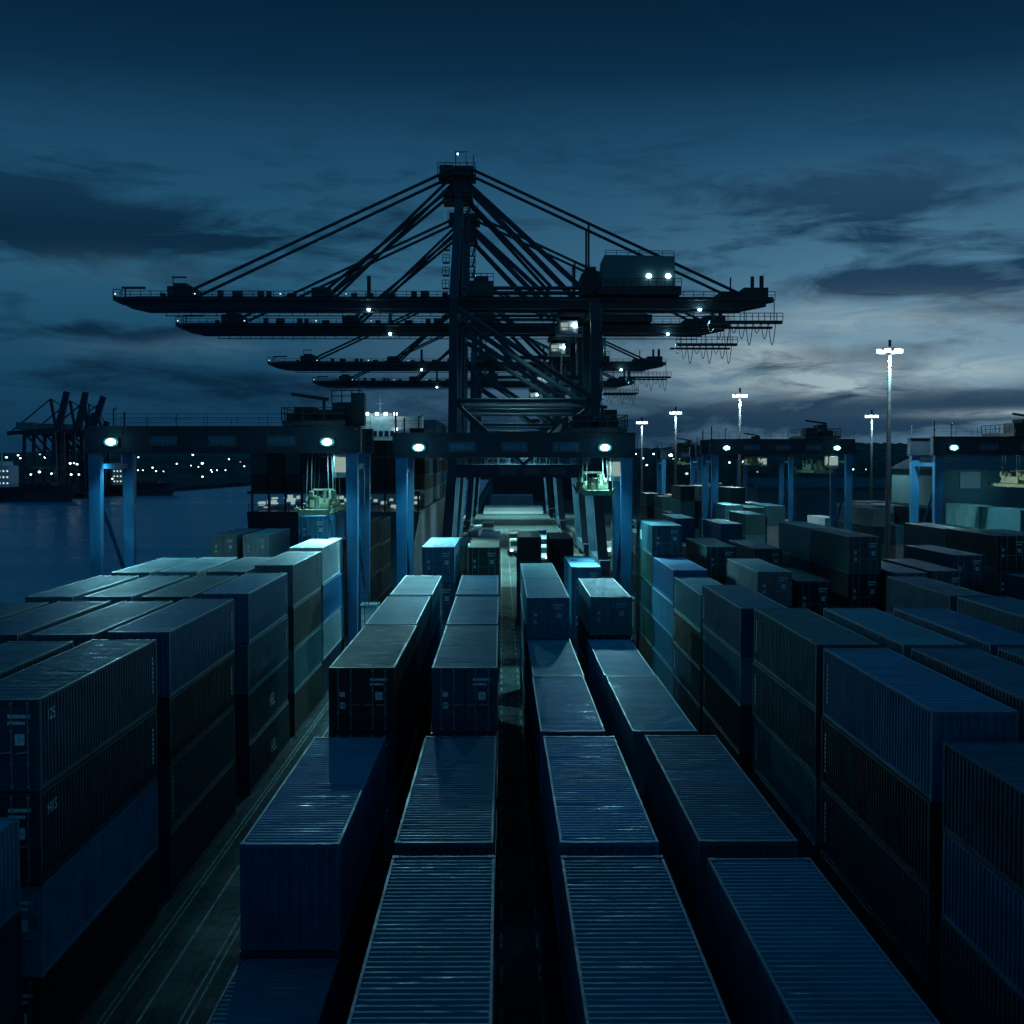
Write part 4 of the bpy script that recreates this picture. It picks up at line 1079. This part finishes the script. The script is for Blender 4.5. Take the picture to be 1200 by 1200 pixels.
darkb = total([(120, 282, 230, 40, 1.15), (20, 255, 120, 30, .7), (985, 245, 140, 32, 1.15), (1100, 160, 140, 30, .5), (1040, 345, 135, 24, 1.2), (720, 225, 200, 26, .12), (905, 425, 70, 12, 1.1), (920, 448, 60, 12, .9), (1040, 440, 40, 18, .8), (1130, 475, 140, 16, 1.2), (900, 490, 260, 26, 1.1), (150, 400, 240, 16, .55), (400, 450, 260, 22, .5), (1190, 325, 30, 12, .8), (1150, 380, 110, 14, .5)])
d1 = g.math('MULTIPLY_ADD', darkb, .36, g.math('MULTIPLY_ADD', nA, 1.0, g.math('MULTIPLY', nB, .5)))
darkf = g.math('MULTIPLY', g.ramp(d1, [(.78, 0.0), (1.12, 1.0)]), g.math('MULTIPLY', g.ramp(el, [(.17, 1.0), (.26, .3)]), .92))
shade = g.mix(azf, (*SB(8, 36, 58), 1), (*SB(22, 52, 78), 1))
sky = g.mix(darkf, sky, shade)
bright = total([(250, 412, 70, 12, .9), (120, 415, 60, 9, .6), (160, 330, 130, 20, .35), (850, 436, 110, 26, 1.2), (970, 455, 70, 12, 1.1), (1100, 440, 120, 18, .8), (880, 410, 60, 10, .6), (1000, 380, 150, 20, .5), (1150, 488, 90, 5, .7)])
bf = g.math('MULTIPLY', bright, g.ramp(nB, [(.32, 0.0), (.56, 1.0)]))
bcol = g.mix(azf, (*SB(58, 92, 116), 1), (*SB(158, 180, 188), 1))
sky = g.mix(g.math('MULTIPLY', bf, 1.0, clamp=True), sky, bcol)
ns = g.new('ShaderNodeTexSky', sky_type='NISHITA'); ns.sun_disc = False
ns.sun_elevation = R(1.0); ns.sun_rotation = R(32); ns.air_density = 1.6; ns.ozone_density = 4
nsl = g.mix(1.0, ns.outputs[0], (.0006, .0014, .0022, 1), 'MULTIPLY')
sky = g.mix(1.0, sky, nsl, 'ADD')
zen = g.ramp(el, [(.40, 0.0), (.85, 1.0)])
sky = g.mix(zen, sky, (*SB(2, 97, 142), 1))
# the unseen sky overhead is set brighter than real dusk to light the yard
g.put(bg.inputs[0], sky); bg.inputs[1].default_value = 1.0
g.l.new(bg.outputs[0], out.inputs[0])

sd = bpy.data.lights.new('sun', 'SUN'); sd.energy = .02; sd.angle = R(10); sd.color = (.7, .85, 1)
so = link('sun', sd); az_s, el_s = R(32), R(4)
so.rotation_euler = Vector((-math.sin(az_s)*math.cos(el_s), -math.cos(az_s)*math.cos(el_s), -math.sin(el_s))).to_track_quat('-Z', 'Y').to_euler()

cd = bpy.data.cameras.new('camera'); cam = link('camera', cd); scene.camera = cam
cd.sensor_width = 36; cd.lens = 45; cd.clip_start = .5; cd.clip_end = 20000
cam.location = (0, 0, CAMH); cam.rotation_euler = (R(90)-math.atan(60/1500), 0, -math.atan(12/1500))
scene.render.resolution_x = scene.render.resolution_y = 1024
vs = scene.view_settings; vs.view_transform = 'Standard'; vs.look = 'None'; vs.exposure = 0; vs.gamma = 1; vs.use_curve_mapping = False
cy = scene.cycles
cy.use_denoising = True; cy.max_bounces = 6; cy.diffuse_bounces = 3; cy.glossy_bounces = 3; cy.sample_clamp_indirect = 4; cy.use_light_tree = True
